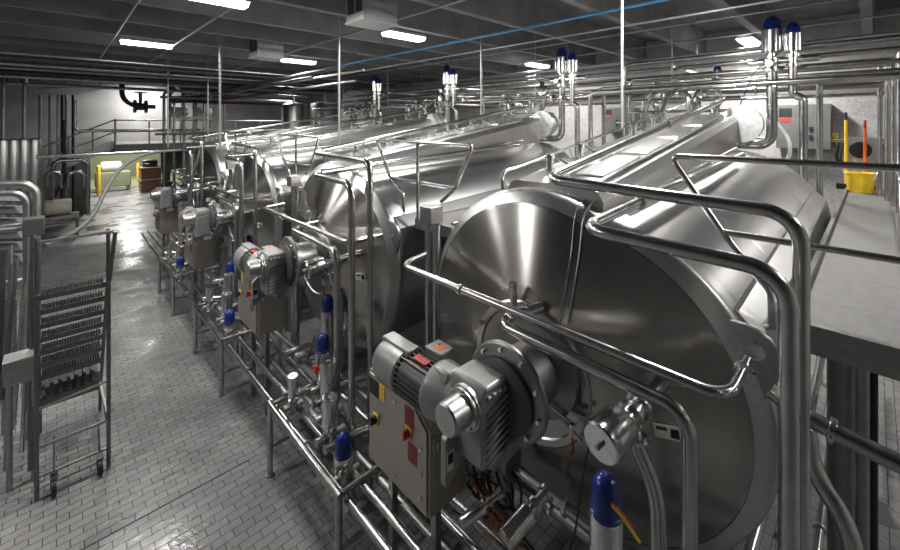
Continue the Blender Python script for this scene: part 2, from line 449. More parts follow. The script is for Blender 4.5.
    # top fittings
    for X in (3.55,4.15,5.6,6.3):
        z = H-.535+.147*(X-3.15)
        f = MB().rev((X,2.25,z),(0,0,1),[(0,.05),(.02,.05),(.02,.035),(.13,.035),(.13,.045),(.16,.045),(.17,.03)],14).build('top_fitting','bright',t)
        MB().tube([(X,2.25,z+.13),(X+.12,2.25,z+.13),(X+.2,2.1,z+.02)],.014,.04,8).build('spray_line','tube',f)
    return t
vat = make_vat()
def vl(k): return ['stainless cheese vat with large head in front, nearest the camera',
    'second stainless cheese vat, its head behind the tall bent pipes left of centre',
    'third stainless cheese vat from the camera, half hidden by pipes',
    'farthest stainless cheese vat at the end of the row by the doorway'][k]
vat['label'] = vl(0); rep(vat, vl)

# cable conduits running down the head from the notch
for dxx, lab in ((0,'left'),(.09,'right')):
    q = [cone_point(x+dxx*90,y)+V(-.012,0,0) for x,y in ((575,222),(572,255),(566,292),(561,322))]
    p = pipe('sensor_cable', f'thin grey cable running down the head of the nearest vat, {lab} one of two',[(3.3,1.66-dxx,H-.60),(3.03,1.66-dxx,H-.66)]+q,.008,'dull',.05,'cable',None,(),6)

# ------------------------------------------------------------------ gear drives
def make_drive():
    t = thing('gear_drive', '', 'gear motor', (2.4,2.2,2.0), 'gear motors driving the vats')
    gz = H-2.25
    b = MB().prism([(2.28,gz-.36),(2.28,gz+.17),(2.33,gz+.25),(2.57,gz+.25),(2.60,gz+.2),(2.60,gz-.36)],'Y',2.02,2.38).build('gearbox','gear',t,bevel=.025,bseg=3)
    fins = MB()
    for i in range(8):
        z = gz+.09-i*.056; fins.beam((2.32,2.012,z-.028),(2.57,2.012,z+.028),.03,.02)
    fins.build('cooling_ribs','gear',b,bevel=.004)
    for i in range(4): MB().cbox((2.345+i*.06,2.01,gz+.175),(.04,.03,.035)).build('top_lug','gear',b,bevel=.006)
    MB().rev((2.29,2.19,gz+.06),(-1,0,0),[(0,.165),(.03,.165),(.03,.15),(.055,.15),(.06,.118),(.22,.118),(.235,.105),(.235,.02)],32).build('input_cover','steel',t,smooth=30)
    for k in range(8):
        a = 2*PI*k/8; MB().cyl((2.26,2.19+.138*math.cos(a),gz+.06+.138*math.sin(a)),(2.225,2.19+.138*math.cos(a),gz+.06+.138*math.sin(a)),.012,seg=6).build('cover_bolt','dull',t)
    # adapter bell
    MB().rev((2.42,2.36,gz-.07),(0,1,0),[(0,.19),(.08,.2),(.2,.235),(.27,.24),(.3,.225)],30).build('adapter','gear',t,smooth=30)
    MB().prism([(2.26,gz+.02),(2.34,gz+.17),(2.47,gz+.18),(2.57,gz+.05)],'Y',2.44,2.63).build('adapter_shoulder','gear',t,bevel=.02)
    MB().rev((2.42,2.64,gz-.11),(0,1,0),[(0,.185),(.5,.185)],30).build('motor','geardk',t)
    f = MB()
    for k in range(30):
        a = 2*PI*k/30; c = V(2.42+.196*math.cos(a),0,gz-.11+.196*math.sin(a)); r = V(math.cos(a),0,math.sin(a))
        f.beam(c+V(0,2.67,0),c+V(0,3.06,0),.009,.04,up=r)
    f.build('motor_fins','geardk',t,smooth=0)
    MB().rev((2.42,3.05,gz-.11),(0,1,0),[(0,.205),(.02,.22),(.30,.22),(.36,.2),(.39,.14),(.395,.02)],32).build('fan_cover','gear',t,smooth=30)
    MB().prism([(2.34,gz+.06),(2.35,gz+.125),(2.49,gz+.125),(2.50,gz+.06)],'Y',3.0,3.42).build('rain_hood','gear',t,bevel=.012)
    tb = MB().box((2.54,2.76,gz-.04),(2.72,2.99,gz+.12)).build('terminal_box','gear',t,bevel=.012)
    q = MB().box((2.58,2.82,gz+.12),(2.68,2.90,gz+.122)).build('orange_label','orange',tb,smooth=0); 
    pl = MB().prism([(2.345,gz+.103),(2.42,gz+.106),(2.42,gz+.113),(2.345,gz+.11)],'Y',2.76,2.93).build('rating_plate','red',t,smooth=0); pl['label']='red rating sticker'
    # output flange stack towards the vat head
    MB().rev((2.56,2.10,gz+.03),(1,0,0),[(0,.22),(.02,.27),(.03,.29),(.06,.29),(.06,.24),(.10,.24)],36).build('output_flange','geardk',t,smooth=30)
    fr = MB().rev((2.63,2.09,gz+.06),(1,0,0),[(0,.37),(.012,.39),(.04,.39),(.05,.37),(.05,.30),(.12,.30)],44).build('mounting_ring','dull',t,smooth=30)
    for k in range(10):
        a = 2*PI*k/10+.2; MB().cyl((2.64,2.09+.335*math.cos(a),gz+.06+.335*math.sin(a)),(2.605,2.09+.335*math.cos(a),gz+.06+.335*math.sin(a)),.017,seg=6).build('bolt','bright',fr)
    # torque bracket plate below
    tq = MB().prism([(2.17,gz-.58),(2.17,gz-.22),(2.25,gz-.14),(2.44,gz-.14),(2.44,gz-.42),(2.26,gz-.54)],'Y',2.30,2.36).build('torque_bracket','gear',t,bevel=.008)
    sl = MB().box((2.18,2.294,gz-.46),(2.25,2.301,gz-.31)).build('bracket_sticker','white',tq,smooth=0); sl['label']='black and white sticker'
    MB().box((2.187,2.292,gz-.405),(2.243,2.2945,gz-.325)).build('sticker_print','black',sl,smooth=0)
    MB().box((2.44,2.04,gz-.46),(2.62,2.3,gz-.36)).build('foot_bracket','gear',t,bevel=.01)
    t.location = (2.023,1.855,2.35); t.scale = (.843,.843,.843)
    MB().tube([(2.65,2.9,gz+.12),(2.8,2.95,gz+.05),(2.75,3.0,gz-.5),(2.4,3.0,gz-.7)],.012,.1,8).build('motor_cable','black',t)
    return t
def dl(k): return ['grey gear motor with finned motor and round end cap in front, on the nearest vat',
    'grey gear motor on the second vat, above the square steel drive cabinet',
    'grey gear motor on the third vat from the camera',
    'small grey gear motor on the farthest vat beside the aisle'][k]
d0 = make_drive(); d0['label'] = dl(0); rep(d0, dl)

# drive cabinets
def make_cab():
    X0,X1,Y0,Y1,z0,z1 = 2.03,2.42,2.33,3.15,H-3.0,H-2.2
    t = thing('drive_cabinet', '', 'cabinet', (2.2,2.74,z0), 'drive cabinets under the gear motors')
    P = [(Y1,z0),(Y1,z1),(Y0+.2,z1-.0),(Y0,z1-.13),(Y0,z0)]
    MB().prism(P,'X',X0,X1).build('enclosure','box',t,bevel=.012)
    MB().prism([(Y1-.02,z0+.02),(Y1-.02,z1-.02),(Y0+.2,z1-.02),(Y0+.02,z1-.14),(Y0+.02,z0+.02)],'X',X0-.018,X0-.002).build('front_panel','box',t,bevel=.006)
    for Y,z in ((2.41,z0+.3),(2.41,z0+.5),(2.74,z0+.09),(2.74,z1-.1),(2.42,z0+.12)):
        MB().cyl((X0-.018,Y,z),(X0-.03,Y,z),.014,seg=8).build('panel_screw','bright',t)
    for Y,z,nm in ((3.02,z0+.42,'a'),(2.56,z0+.55,'b')):
        k = MB().box((X0-.028,Y-.04,z-.045),(X0-.018,Y+.04,z+.045)).build('switch_plate','yellow',t,bevel=.004); k['label']='yellow isolator switch plate'
        kk = MB().rev((X0-.028,Y,z),(-1,0,0),[(0,.034),(.02,.034),(.035,.025)],14); kk.box((X0-.075,Y-.012,z-.035),(X0-.05,Y+.012,z+.035))
        kk.build('switch_knob','red' if nm=='b' else 'black',k)
    for ya,za in ((2.46,.33),(2.50,.60)):
        l = MB().box((X0-.022,ya,z0+za),(X0-.018,ya+.11,z0+za+.15)).build('red_label','redlab',t,smooth=0); l['label']='dark red warning label'
        for j in range(3): MB().box((X0-.0235,ya+.02,z0+za+.03+j*.04),(X0-.0215,ya+.09,z0+za+.04+j*.04)).build('print_line','dark',l,smooth=0)
    MB().box((X0-.022,2.98,z1-.19),(X0-.018,3.12,z1-.05)).build('black_label','black',t,smooth=0)
    MB().box((X0-.022,2.89,z1-.18),(X0-.018,2.97,z1-.05)).build('yellow_label','yellow',t,smooth=0)
    # side handle on the -Y face
    MB().box((X0+.06,Y0-.022,z1-.30),(X1-.08,Y0,z1-.24)).build('side_handle','steel',t,bevel=.008)
    MB().box((X0+.03,Y0-.008,z0+.06),(X1-.05,Y0+.001,z1-.2)).build('side_panel','box',t,bevel=.004)
    for Y in (2.45,3.03):
        l = MB().box((X0+.14,Y-.03,.02),(X0+.2,Y+.03,z0)).build('leg','dull',t)
    return t
def cl(k): return ['square steel drive cabinet with red labels and two rotary switches, nearest',
    'square steel drive cabinet below the gear motor of the second vat',
    'steel drive cabinet below the gear motor of the third vat',
    'steel drive cabinet below the gear motor of the farthest vat, beside the aisle'][k]
c0 = make_cab(); c0['label'] = cl(0); rep(c0, cl)

# ------------------------------------------------------------------ pipes round each vat
def vpipe(name, lab, *a, ks=(1,2,3), **k):
    o = pipe(name, lab.format('nearest'), *a, **k)
    return rep(o, lambda i: lab.format(ORD[i]), ks)
PZ = PITCH
vpipe('wash_pipe','polished wash pipe over the lower lobe of the {} vat, dropping to the floor',
    [(6.6,1.23,H-.43),(4.0,1.23,H-.55),(2.3,1.23,H-.64),(2.3,.26,H-.655),(2.3,.26,.02)],.038,bend=.16,clamps=((1,.5),),seg=16,n=10, group='wash pipes over the vats')
vpipe('steam_pipe','polished pipe from the top housing of the {} vat, dropping at its front corner',
    [(7.5,1.64,H+.36),(2.52,1.64,H-.40),(2.52,.24,H-.43),(2.52,.24,.02)],.034,bend=.15,clamps=((0,.5),),seg=16,n=10, group='steam pipes over the vats')
vpipe('wrap_pipe','slim horizontal pipe wrapped round the front of the {} vat to its right rim',
    [(2.75,3.22,H-1.36),(2.4,3.16,H-1.37),(2.4,.51,H-1.37),(2.85,.51,H-1.36)],.03,bend=.12,clamps=((2,.75),(1,.3)),seg=14,n=8, group='wrap pipes before the vat heads')
vpipe('drop_pipe','pipe looping before the drive cover of the {} vat and dropping beside its outlet valve',
    [(2.66,1.76,H-1.40),(2.34,1.95,H-1.47),(2.34,.66,H-1.49),(2.34,.66,.02)],.039,bend=.13,clamps=((0,.3),),seg=14,n=10, group='drop pipes before the vat heads')
hr_ = pipe('hose_rail','slim rail pipe on short stanchions along the top edge of the nearest vat',
    [(3.12,2.5,H-.68),(3.1,2.5,H-.47),(3.4,2.5,H-.44),(8.6,2.5,H+.36)],.016,bend=.08,seg=10, group='rail pipes on the vat tops')
for i in range(7):
    X = 3.8+i*.56; zt = H-.44+.1538*(X-3.4); zb = H-.535+.147*(X-3.15)-.06
    MB().cyl((X,2.5,zt),(X,2.45,zb),.010,seg=6).build('stanchion','tube',hr_)
rep(hr_, lambda k: 'slim rail pipe on short stanchions along the top edge of the %s vat'%ORD[k])
vpipe('side_rail','slim pipe along the flank of the {} vat above the side ledge',
    [(3.2,2.95,H-.9),(7.7,2.95,H-.5)],.024,bend=.08,seg=10,clamps=((0,.2),(0,.6)), group='flank pipes of the vats')
vpipe('side_rail','second slim pipe along the flank of the {} vat, lower than its fellow',
    [(3.0,3.08,H-1.06),(7.7,3.08,H-.72)],.022,bend=.08,seg=10,clamps=((0,.15),(0,.5)), group='flank pipes of the vats')
vpipe('valley_pipe','pipe lying in the valley between the two lobes of the {} vat',
    [(3.3,1.36,H-.64),(6.9,1.36,H-.36)],.022,bend=.08,seg=10,clamps=((0,.3),(0,.62)), group='valley pipes of the vats')
# outlet valve on every head
def valve_lab(k): return ['large horizontal steel valve actuator on the head of the nearest vat',
    'horizontal steel valve actuator on the head of the second vat','horizontal valve actuator on the head of the third vat',
    'horizontal valve actuator on the head of the farthest vat'][k]
def make_outlet():
    y, z = 1.13, H-1.93
    t = thing('outlet_valve','', 'valve', (2.6,y,z),'outlet valves on the vat heads')
    d = Vector((-1,.12,-.10)).normalized(); p = Vector((2.62,y-.02,z+.02))
    MB().rev(p,d,[(0,.05),(.03,.05),(.03,.112),(.045,.118),(.25,.118),(.262,.108),(.262,.012)],28).build('actuator','bright',t,smooth=30)
    MB().rev(p+d*.262,d,[(0,.018),(.03,.018),(.035,.012)],10).build('air_port','dull',t)
    MB().rev(p-d*.2,d,[(0,.085),(.03,.085),(.03,.06),(.1,.06),(.1,.085),(.13,.085),(.13,.055),(.2,.055)],20).build('valve_body','bright',t,smooth=30)
    MB().cyl(p-d*.2,p-d*.62,.05).build('spool','tube',t)
    a = p-d*.08
    MB().tube([a,a+V(.0,-.03,-.16),a+V(.06,-.14,-.44),(2.75,.95,H-2.75),(2.75,.95,.9)],.05,.16,14,8).build('outlet_pipe','tube',t,smooth=60)
    clamp(a+V(-.02,-.05,-.12),(.1,-.3,-1),.045,t)
    t.location = (2.355,1.03,H-1.748); t.scale = (.92,.92,.92)
    MB().tube([p+d*.15+V(0,.11,-.02),p+V(-.2,.16,-.25),(2.35,1.3,H-2.6),(2.35,1.4,H-2.9)],.006,.1,6).build('air_line','black',t)
    return t
ov = make_outlet(); ov['label'] = valve_lab(0); rep(ov, valve_lab)
# sample cock with chain tag
def make_cock():
    a = px(540,393,X=2.66); b = px(588,418,X=2.6); c = px(563,428,X=2.58)
    t = thing('sample_cock','', 'valve', (c.x,c.y,c.z),'sample cocks on the vat heads')
    MB().cyl(a,b,.021,seg=12).build('tube','tube',t)
    MB().cyl(a,a+V(.14,.01,.0),.025,seg=12).build('ferrule','bright',t)
    d = (b-a).normalized(); e = px(572,430,X=2.58)
    MB().cyl(e+V(0,.09,.05),e-V(0,.07,.04),.016,seg=10).cyl(e+V(0,0,.045),e-V(0,0,.04),.02,seg=10).build('cock_body','bright',t)
    MB().beam(e+V(0,.02,.05),e+V(-.02,.16,.1),.016,.01).build('lever','tube',t)
    MB().tube([e-V(0,0,.04),e-V(.0,.01,.13),e-V(0,-.004,.17)],.008,.02,6).build('red_tag','red',t)
    return t
def ckl(k): return ['small sample cock with red tag on the nearest vat head']+[f'small sample cock on the head of the {w} vat' for w in ORD[1:]] if 0 else ('small sample cock with a red tag on the head of the %s vat' % ORD[k])
ck = make_cock(); ck['label'] = ckl(0); rep(ck, ckl)

# ------------------------------------------------------------------ floor racks with pipes and valves
RX = 1.85
def make_rack():
    t = thing('pipe_rack','', 'rack', (2.2,4.2,0),'low pipe racks before the vats')
    for y in (3.38,5.04):
        for x in (RX,2.75):
            l = MB().cyl((x,y,.015),(x,y,.84),.033,seg=12).build('leg','tube',t)
            MB().cyl((x,y,0),(x,y,.02),.05,seg=12).build('foot','dull',l)
        MB().cyl((RX,y,.85),(2.78,y,.85),.032,seg=12).build('cross_rail','tube',t)
        MB().cyl((RX,y,.34),(2.75,y,.34),.02,seg=8).build('lower_rail','dull',t)
    MB().cyl((RX,3.35,.85),(RX,5.07,.85),.034,seg=12).build('front_rail','tube',t)
    MB().cyl((2.75,3.35,.85),(2.75,5.07,.85),.03,seg=12).build('rear_rail','dull',t)
    return t
def rl(k): return ['low tubular pipe rack in front between the nearest and second vats','low tubular pipe rack between the second and third vats',
    'low tubular pipe rack between the third and farthest vats'][k]
rk = make_rack(); rk['label'] = rl(0); rep(rk, rl, (1,2))
for i,(X,z,r,mt,y0,y1,lab) in enumerate([
    (1.93,.77,.033,'tube',2.0,16,'long pipe just behind the front rail of the low racks'),
    (2.04,.55,.036,'dull',1.2,15.4,'lowest long dark pipe through the low racks'),
    (2.10,.80,.036,'tube',1.0,16,'third long pipe through the low racks, counted from the aisle'),
    (2.26,.78,.036,'dull',1.0,15.6,'long dull pipe passing under the drive cabinets'),
    (2.42,.82,.036,'tube',.6,16,'long bright pipe passing under the rear edge of the drive cabinets'),
    (2.60,.80,.04,'tube',.4,15.8,'long pipe below the vat heads, last of the rack pipes'),
    (2.62,1.49,.042,'tube',.3,2.05,'short thick pipe below the nearest gear motor'),
    (2.72,1.30,.05,'dull',.3,2.3,'lower short thick pipe below the nearest gear motor')]):
    cs = [(0,f) for f in ((.04,.16,.29,.42,.55,.7) if y1>5 else (.3,.7))]
    pipe('process_pipe',lab,[(X,y0,z),(X,y1,z)],r,mt,clamps=cs,group='long pipes on the floor racks')

tag(MB().box((2.50,1.98,1.36),(2.70,2.14,1.60)).build('end_box','dull',base=(2.6,2.06,1.36),bevel=.008),'square steel end box on the short thick pipe below the nearest gear motor','box')
def cap_valve(loc, hgt, r, cap, name='capped_valve', lab='', grp=None, red=False, body=True):
    """vertical seat valve: body below, actuator cylinder, control cap on top"""
    x,y,z = loc
    t = thing(name, lab, 'valve', (x,y,z), grp)
    if body:
        MB().rev((x,y,z),(0,0,1),[(0,r*.75),(hgt*.08,r*.75),(hgt*.08,r*1.0),(hgt*.12,r*1.0),(hgt*.12,r*.7),(hgt*.3,r*.7),(hgt*.3,r*.95),(hgt*.34,r*.95),(hgt*.34,r*.45),(hgt*.42,r*.45)],18).build('valve_body','bright',t,smooth=30)
        MB().cyl((x-r*1.9,y,z+hgt*.2),(x+r*1.9,y,z+hgt*.2),r*.55,seg=12).build('side_port','tube',t)
    z0 = z+hgt*.42 if body else z
    zc = z+hgt-r*2.5 if cap else z+hgt
    MB().rev((x,y,z0),(0,0,1),[(0,r*.8),(.012,r),(zc-z0-.012,r),(zc-z0,r*.94)]+([] if cap else [(zc-z0,r*.3),(zc-z0-.012,r*.25),(zc-z0-.012,.003)]),24).build('actuator','bright',t,smooth=30)
    if cap:
        hc = z+hgt-zc
        c = MB().rev((x,y,zc),(0,0,1),[(0,r*.92),(hc*.1,r*.98),(hc*.12,r*.9),(hc*.55,r*.9),(hc*.74,r*.82),(hc*.88,r*.62),(hc*.96,r*.36),(hc,r*.06)],22).build('control_cap',cap,t,smooth=50)
        c['label']='blue plastic control cap'
    if red:
        q = MB().rev((x-r*1.05,y-r*.3,z0+(zc-z0)*.1),(0,0,1),[(0,r*.25),(.03,r*.25),(.03,r*.5),(.045,r*.5),(.045,r*.3),(.09,r*.3)],12).build('red_knob','red',t); q['label']='red plastic knob'
    return t
G = 'blue-capped valves on the floor racks'
def crep(o, f, ks=(1,2)): return rep(o, f, ks)
BW = [('nearest','second'),('second','third'),('third','farthest')]
def bt(k): return 'between the %s and %s vats' % BW[k]
p = px(341,478,X=2.02)
v = cap_valve((2.03,3.62,.64),.56,.09,'blue',lab='', grp=G); f = lambda k: 'blue-capped valve at the front edge of the rack '+bt(k); v['label']=f(0); crep(v,f)
v = cap_valve((2.35,4.70,.85),.80,.085,'blue',grp=G,red=True); f = lambda k:'blue-capped valve with a red knob, mid rack '+bt(k); v['label']=f(0); crep(v,f)
v = cap_valve((2.6,5.06,.85),1.10,.085,'blue',grp=G); f = lambda k:'tallest blue-capped valve at the rear of the rack '+bt(k); v['label']=f(0); crep(v,f)
G2 = 'plain steel valve actuators on the floor racks'
v = cap_valve((2.2,4.26,.82),.74,.088,None,'plain_valve',grp=G2); f = lambda k:'tall plain steel valve with round flat top, rack '+bt(k); v['label']=f(0); crep(v,f)
v = cap_valve((2.1,4.02,.80),.52,.086,None,'plain_valve',grp=G2); f = lambda k:'short plain steel valve with round flat top, rack '+bt(k); v['label']=f(0); crep(v,f)
v = cap_valve((2.02,4.78,.80),.44,.06,None,'plain_valve',grp=G2); f = lambda k:'slender plain steel valve by the front rail, rack '+bt(k); v['label']=f(0); crep(v,f)
def hvalve(p, d, L, r, lab):
    t = thing('horizontal_valve', lab, 'valve', p, 'horizontal valves below the vats')
    p = Vector(p); d = Vector(d).normalized()
    MB().rev(p,d,[(0,r*.9),(.01,r),(L*.7,r),(L*.7+.01,r*.9),(L*.7+.01,r*.5),(L*.85,r*.5)],20).build('actuator','bright',t,smooth=30)
    MB().rev(p+d*L*.85,d,[(0,r*.9),(.03,r*.9),(.03,r*.6),(L*.35,r*.6),(L*.35,r*.9),(L*.35+.03,r*.9)],16).build('valve_body','tube',t,smooth=30)
    return t
for args in [((2.35,5.5,1.02),(1,-.05,0),.5,.06,'upper horizontal valve below the {} vat',),((2.30,5.75,.98),(1,-.05,0),.5,.05,'lower horizontal valve below the {} vat')]:
    v = hvalve(*args[:4], args[4].format('second')); rep(v, lambda k,a=args[4]: a.format(ORD[k+1]), (1,2))
for args in [(px(462,523,X=2.05),px(490,501,X=2.22)-px(462,523,X=2.05),.26,.042,'left horizontal valve low under the nearest gear motor'),(px(505,540,X=2.02),px(533,508,X=2.25)-px(505,540,X=2.02),.30,.062,'larger horizontal valve low under the nearest gear motor')]:
    hvalve(*args)
v = cap_valve((px(606,500,X=2.0).x,px(606,500,X=2.0).y,H-2.72),.95,.08,'blue',lab='blue-capped valve with orange wire at the bottom edge, below the nearest outlet valve',grp=G)
a = px(612,505,X=1.94); b = px(640,543,X=1.96)
pipe('signal_wire','yellow and orange wire leaving the blue cap at the bottom edge',[a,a.lerp(b,.5)+V(0,0,.01),b],.007,'yellow',.03,'cable',seg=6)
pipe('signal_wire','thin red wire beside the yellow wire at the bottom blue cap',[a+V(0,0,.012),a.lerp(b,.4)+V(0,0,.03),b+V(0,.03,.05)],.004,'red',.03,'cable',seg=6)
# cables in a tangle under the nearest gear motor
for i in range(5):
    c = px(470+i*9,480+(i%3)*10,X=2.5); pts=[]
    for k in range(14):
        a = k*.9+i; pts.append(c+V(.1*math.sin(a*1.3)+.02*k*(.3-.1*i), .17*math.cos(a), .10*math.sin(a*.9+i)))
    pts.append(V(2.6,1.6+.1*i,.95))
    pipe('power_cable','tangled %s cable under the nearest gear motor'%(['black','thin black','orange','looped black','coiled black'][i]),pts,.009 if i!=2 else .011,'black' if i!=2 else 'copper',.07,'cable','tangled cables under the nearest motor',seg=6,n=4)
# cross-branches from the rack pipes to the vats
vpipe('branch_pipe','short branch pipe rising from the rack to the underside of the {} vat',
    [(2.1,4.02,.93),(2.1,4.55,.93),(2.9,4.6,.95),(3.25,4.9,1.0),(3.25,5.3,1.35)],.036,bend=.1,clamps=((0,.6),(1,.5)),ks=(1,2),group='branch pipes of the racks')
vpipe('branch_pipe','low branch pipe crossing the rack in front of the {} vat',
    [(1.95,3.85,.92),(2.3,3.85,.92),(2.75,3.7,.92)],.04,bend=.1,clamps=((0,.5),),ks=(1,2),group='branch pipes of the racks')
vpipe('branch_pipe','cross branch carrying the slender valve, {} rack',
    [(1.92,4.85,1.02),(2.5,4.62,.98),(2.9,4.5,.98)],.036,bend=.1,clamps=((0,.3),(0,.7)),ks=(1,2),group='branch pipes of the racks')
# air lines looping at each cluster
for k in range(3):
    for i in range(3):
        y = 4.3+PITCH*k+i*.3
        pipe('air_hose','thin black air hose %s, %s'%(['in front','in the middle','at the rear'][i],'rack '+bt(k)),
            [(2.15+.1*i,y,1.35+.1*i),(2.3,y+.1,1.2),(2.5,y+.35,1.05),(2.7,y+.3,.95)],.008,'black',.12,'hose','air hoses over the floor racks',seg=6)

# ------------------------------------------------------------------ walkways, guards, posts
DZK = H-1.215
def make_walk():
    t = thing('vat_walkway','', 'walkway', (6,3.65,DZK-.1),'narrow walkways between the vats')
    MB().box((3.32,3.30,DZK-.02),(8.9,4.02,DZK)).build('deck_plate','deck',t)
    e = MB().box((3.28,3.29,DZK-.12),(3.32,4.03,DZK+.01)).box((3.28,3.27,DZK-.12),(8.9,3.30,DZK+.01)).box((3.28,4.02,DZK-.12),(8.9,4.05,DZK+.01))
    e.build('edge_channel','channel',t)
    for X in (5.2,8.4):
        for Y in (3.42,3.9): MB().cyl((X,Y,0),(X,Y,DZK-.02),.04,seg=10).build('leg','dull',t)
    return t
wl = lambda k: 'grey walkway deck '+bt(k)
w = make_walk(); w['label']=wl(0); rep(w,wl,(1,2))
def make_guard():
    X = 3.3; zt = H-.245; zm = H-.75
    t = thing('guard_gate','', 'railing', (X,3.8,DZK),'flared guard gates before the walkways')
    MB().tube([(X,4.30,DZK-.05),(X,4.32,DZK+.28),(X,4.62,zm),(X,4.94,zt),(X,3.07,zt),(X,3.34,zm),(X,3.58,DZK+.28)],.023,.05,10).build('frame','tube',t,smooth=60)
    MB().cyl((X,4.60,zm),(X,3.35,zm),.02,seg=10).build('mid_rail','tube',t)
    MB().cyl((X,4.02,DZK-.05),(X,4.02,zt),.022,seg=10).build('post','tube',t)
    return t
gl = lambda k: 'flared tubular guard gate at the end of the walkway '+bt(k)
g = make_guard(); g['label']=gl(0); rep(g,gl,(1,2))
def make_post():
    X,Y = 3.02,3.44
    t = thing('junction_post','', 'post', (X,Y,0),'box-topped posts between the vats')
    zt = H-.90
    MB().box((X-.095,Y-.095,zt-.21),(X+.095,Y+.095,zt-.02)).build('junction_box','dull',t,bevel=.012)
    for s in (-.065,.065): MB().cyl((X+.02,Y+s,.02),(X+.02,Y+s,zt-.22),.048,seg=14).build('tube','tube',t)
    MB().box((X-.1,Y-.16,0),(X+.14,Y+.16,.02)).build('base_plate','dull',t)
    MB().cyl((X,Y,zt-.30),(X+.3,Y+.16,zt-.33),.03,seg=10).build('side_arm','tube',t)
    return t
pl = lambda k: 'twin tube post with a square steel box on top '+bt(k)
p_ = make_post(); p_['label']=pl(0); rep(p_,pl,(1,2))

# deck on the right with its guard
t = thing('side_walkway','grey coated walkway deck on legs along the right side of the nearest vat','walkway',(6.5,.1,DZK-.2))
MB().box((3.3,-.55,DZK-.05),(10.95,.37,DZK)).build('deck_plate','deck',t,smooth=0)
MB().box((3.26,-.56,DZK-.17),(3.31,.38,DZK+.002)).box((3.31,.34,DZK-.17),(10.95,.375,DZK+.04)).box((3.31,-.56,DZK-.17),(10.95,-.54,DZK+.002)).build('edge_channel','channel',t,smooth=0)
MB().box((3.31,-.16,DZK),(10.95,-.145,DZK+.012)).build('deck_seam','dull',t,smooth=0)
for x,y,r in ((3.55,.13,.085),(3.75,-.40,.08),(7.0,.2,.07),(10.1,.2,.07),(7.0,-.4,.07),(10.1,-.4,.07)):
    MB().cyl((x,y,0),(x,y,DZK-.05),r,seg=16).build('leg','dull',t)
X = 3.3
t = thing('deck_guard','tubular guard rail with slanted end at the front of the right walkway','railing',(X,.4,DZK))
zt, zm = H-.245, H-.748
MB().tube([(X,.46,DZK-.1),(X,.46,DZK+.12),(X,.73,zm),(X,1.06,zt),(X,-.9,zt),(X,-.9,.02)],.021,.06,12).build('frame','tube',t,smooth=60)
MB().cyl((X,.73,zm),(X,-.9,zm),.021,seg=12).build('mid_rail','tube',t)
MB().cyl((X,-.5,DZK-.1),(X,-.5,zm),.021,seg=12).build('post','tube',t)
# right railing along the deck
t = thing('side_railing','row of upright steel tubes and rail along the far right edge of the walkway','railing',(8.5,-.2,DZK))
for i,(xx,yt,yb) in enumerate(((880,70,200),(887,60,190),(893,52,205),(899,55,215))):
    q = px(xx,yb,Z=DZK) if 0 else None
    X_ = 9.9-i*.55; u=(xx-450)/409; Y_ = X_*(ST-CT*u)/(CT+ST*u)
    MB().cyl((X_,Y_,DZK),(X_,Y_,H+.95),.032,seg=12).build('upright','tube',t)
MB().tube([(6.3,-.19,DZK),(6.3,-.19,DZK+.62),(9.6,-.19,DZK+.62),(9.6,-.19,DZK)],.02,.08,10).build('low_rail','tube',t)
MB().box((6.3,-.215,DZK),(6.34,-.165,DZK+.45)).build('toe_post','steel',t)
# big pipes beneath and beside the deck
pipe('supply_pipe','thick pipe sweeping right across the lower right corner below the walkway',
    [px(770,390,X=2.62)+V(0,.0,0),px(806,417,X=2.62),px(850,440,X=2.62),px(900,464,X=2.62),px(990,508,X=2.62)],.04,bend=.14,clamps=((1,.6),),seg=16,n=10)
pipe('supply_pipe','pipe curving down to the floor in the lower right, behind the front posts',
    [px(806,425,X=3.0),px(812,470,X=3.0),px(852,530,X=2.95),px(856,640,X=2.95)],.045,bend=.2,seg=16,n=10)
for i,(y0,z0,lab) in enumerate(((.62,1.15,'upper pipe running back under the right walkway'),(.52,.75,'lower pipe running back under the right walkway'),(.3,1.0,'slim pipe running back under the right walkway'))):
    pipe('return_pipe',lab,[(2.7,y0,z0-.4),(3.4,y0,z0),(9.5,y0,z0+.3)],.045 if i<2 else .03,bend=.2,clamps=((1,.15),(1,.45)),group='pipes under the right walkway')
pipe('vent_pipe','black vertical pipe beside the walkway leg at lower right',[(3.75,.02,.02),(3.75,.02,DZK-.06)],.035,'black')
pipe('vent_pipe','slim steel vertical pipe beside the thick walkway leg',[(3.35,.05,.02),(3.35,.05,DZK-.06)],.03,'dull')
t = tag(MB().box((4.6,-.50,DZK),(4.9,-.36,DZK+.22)).build('red_case','red',base=(4.75,-.43,DZK),bevel=.02),'red case on the walkway at the right edge','case')

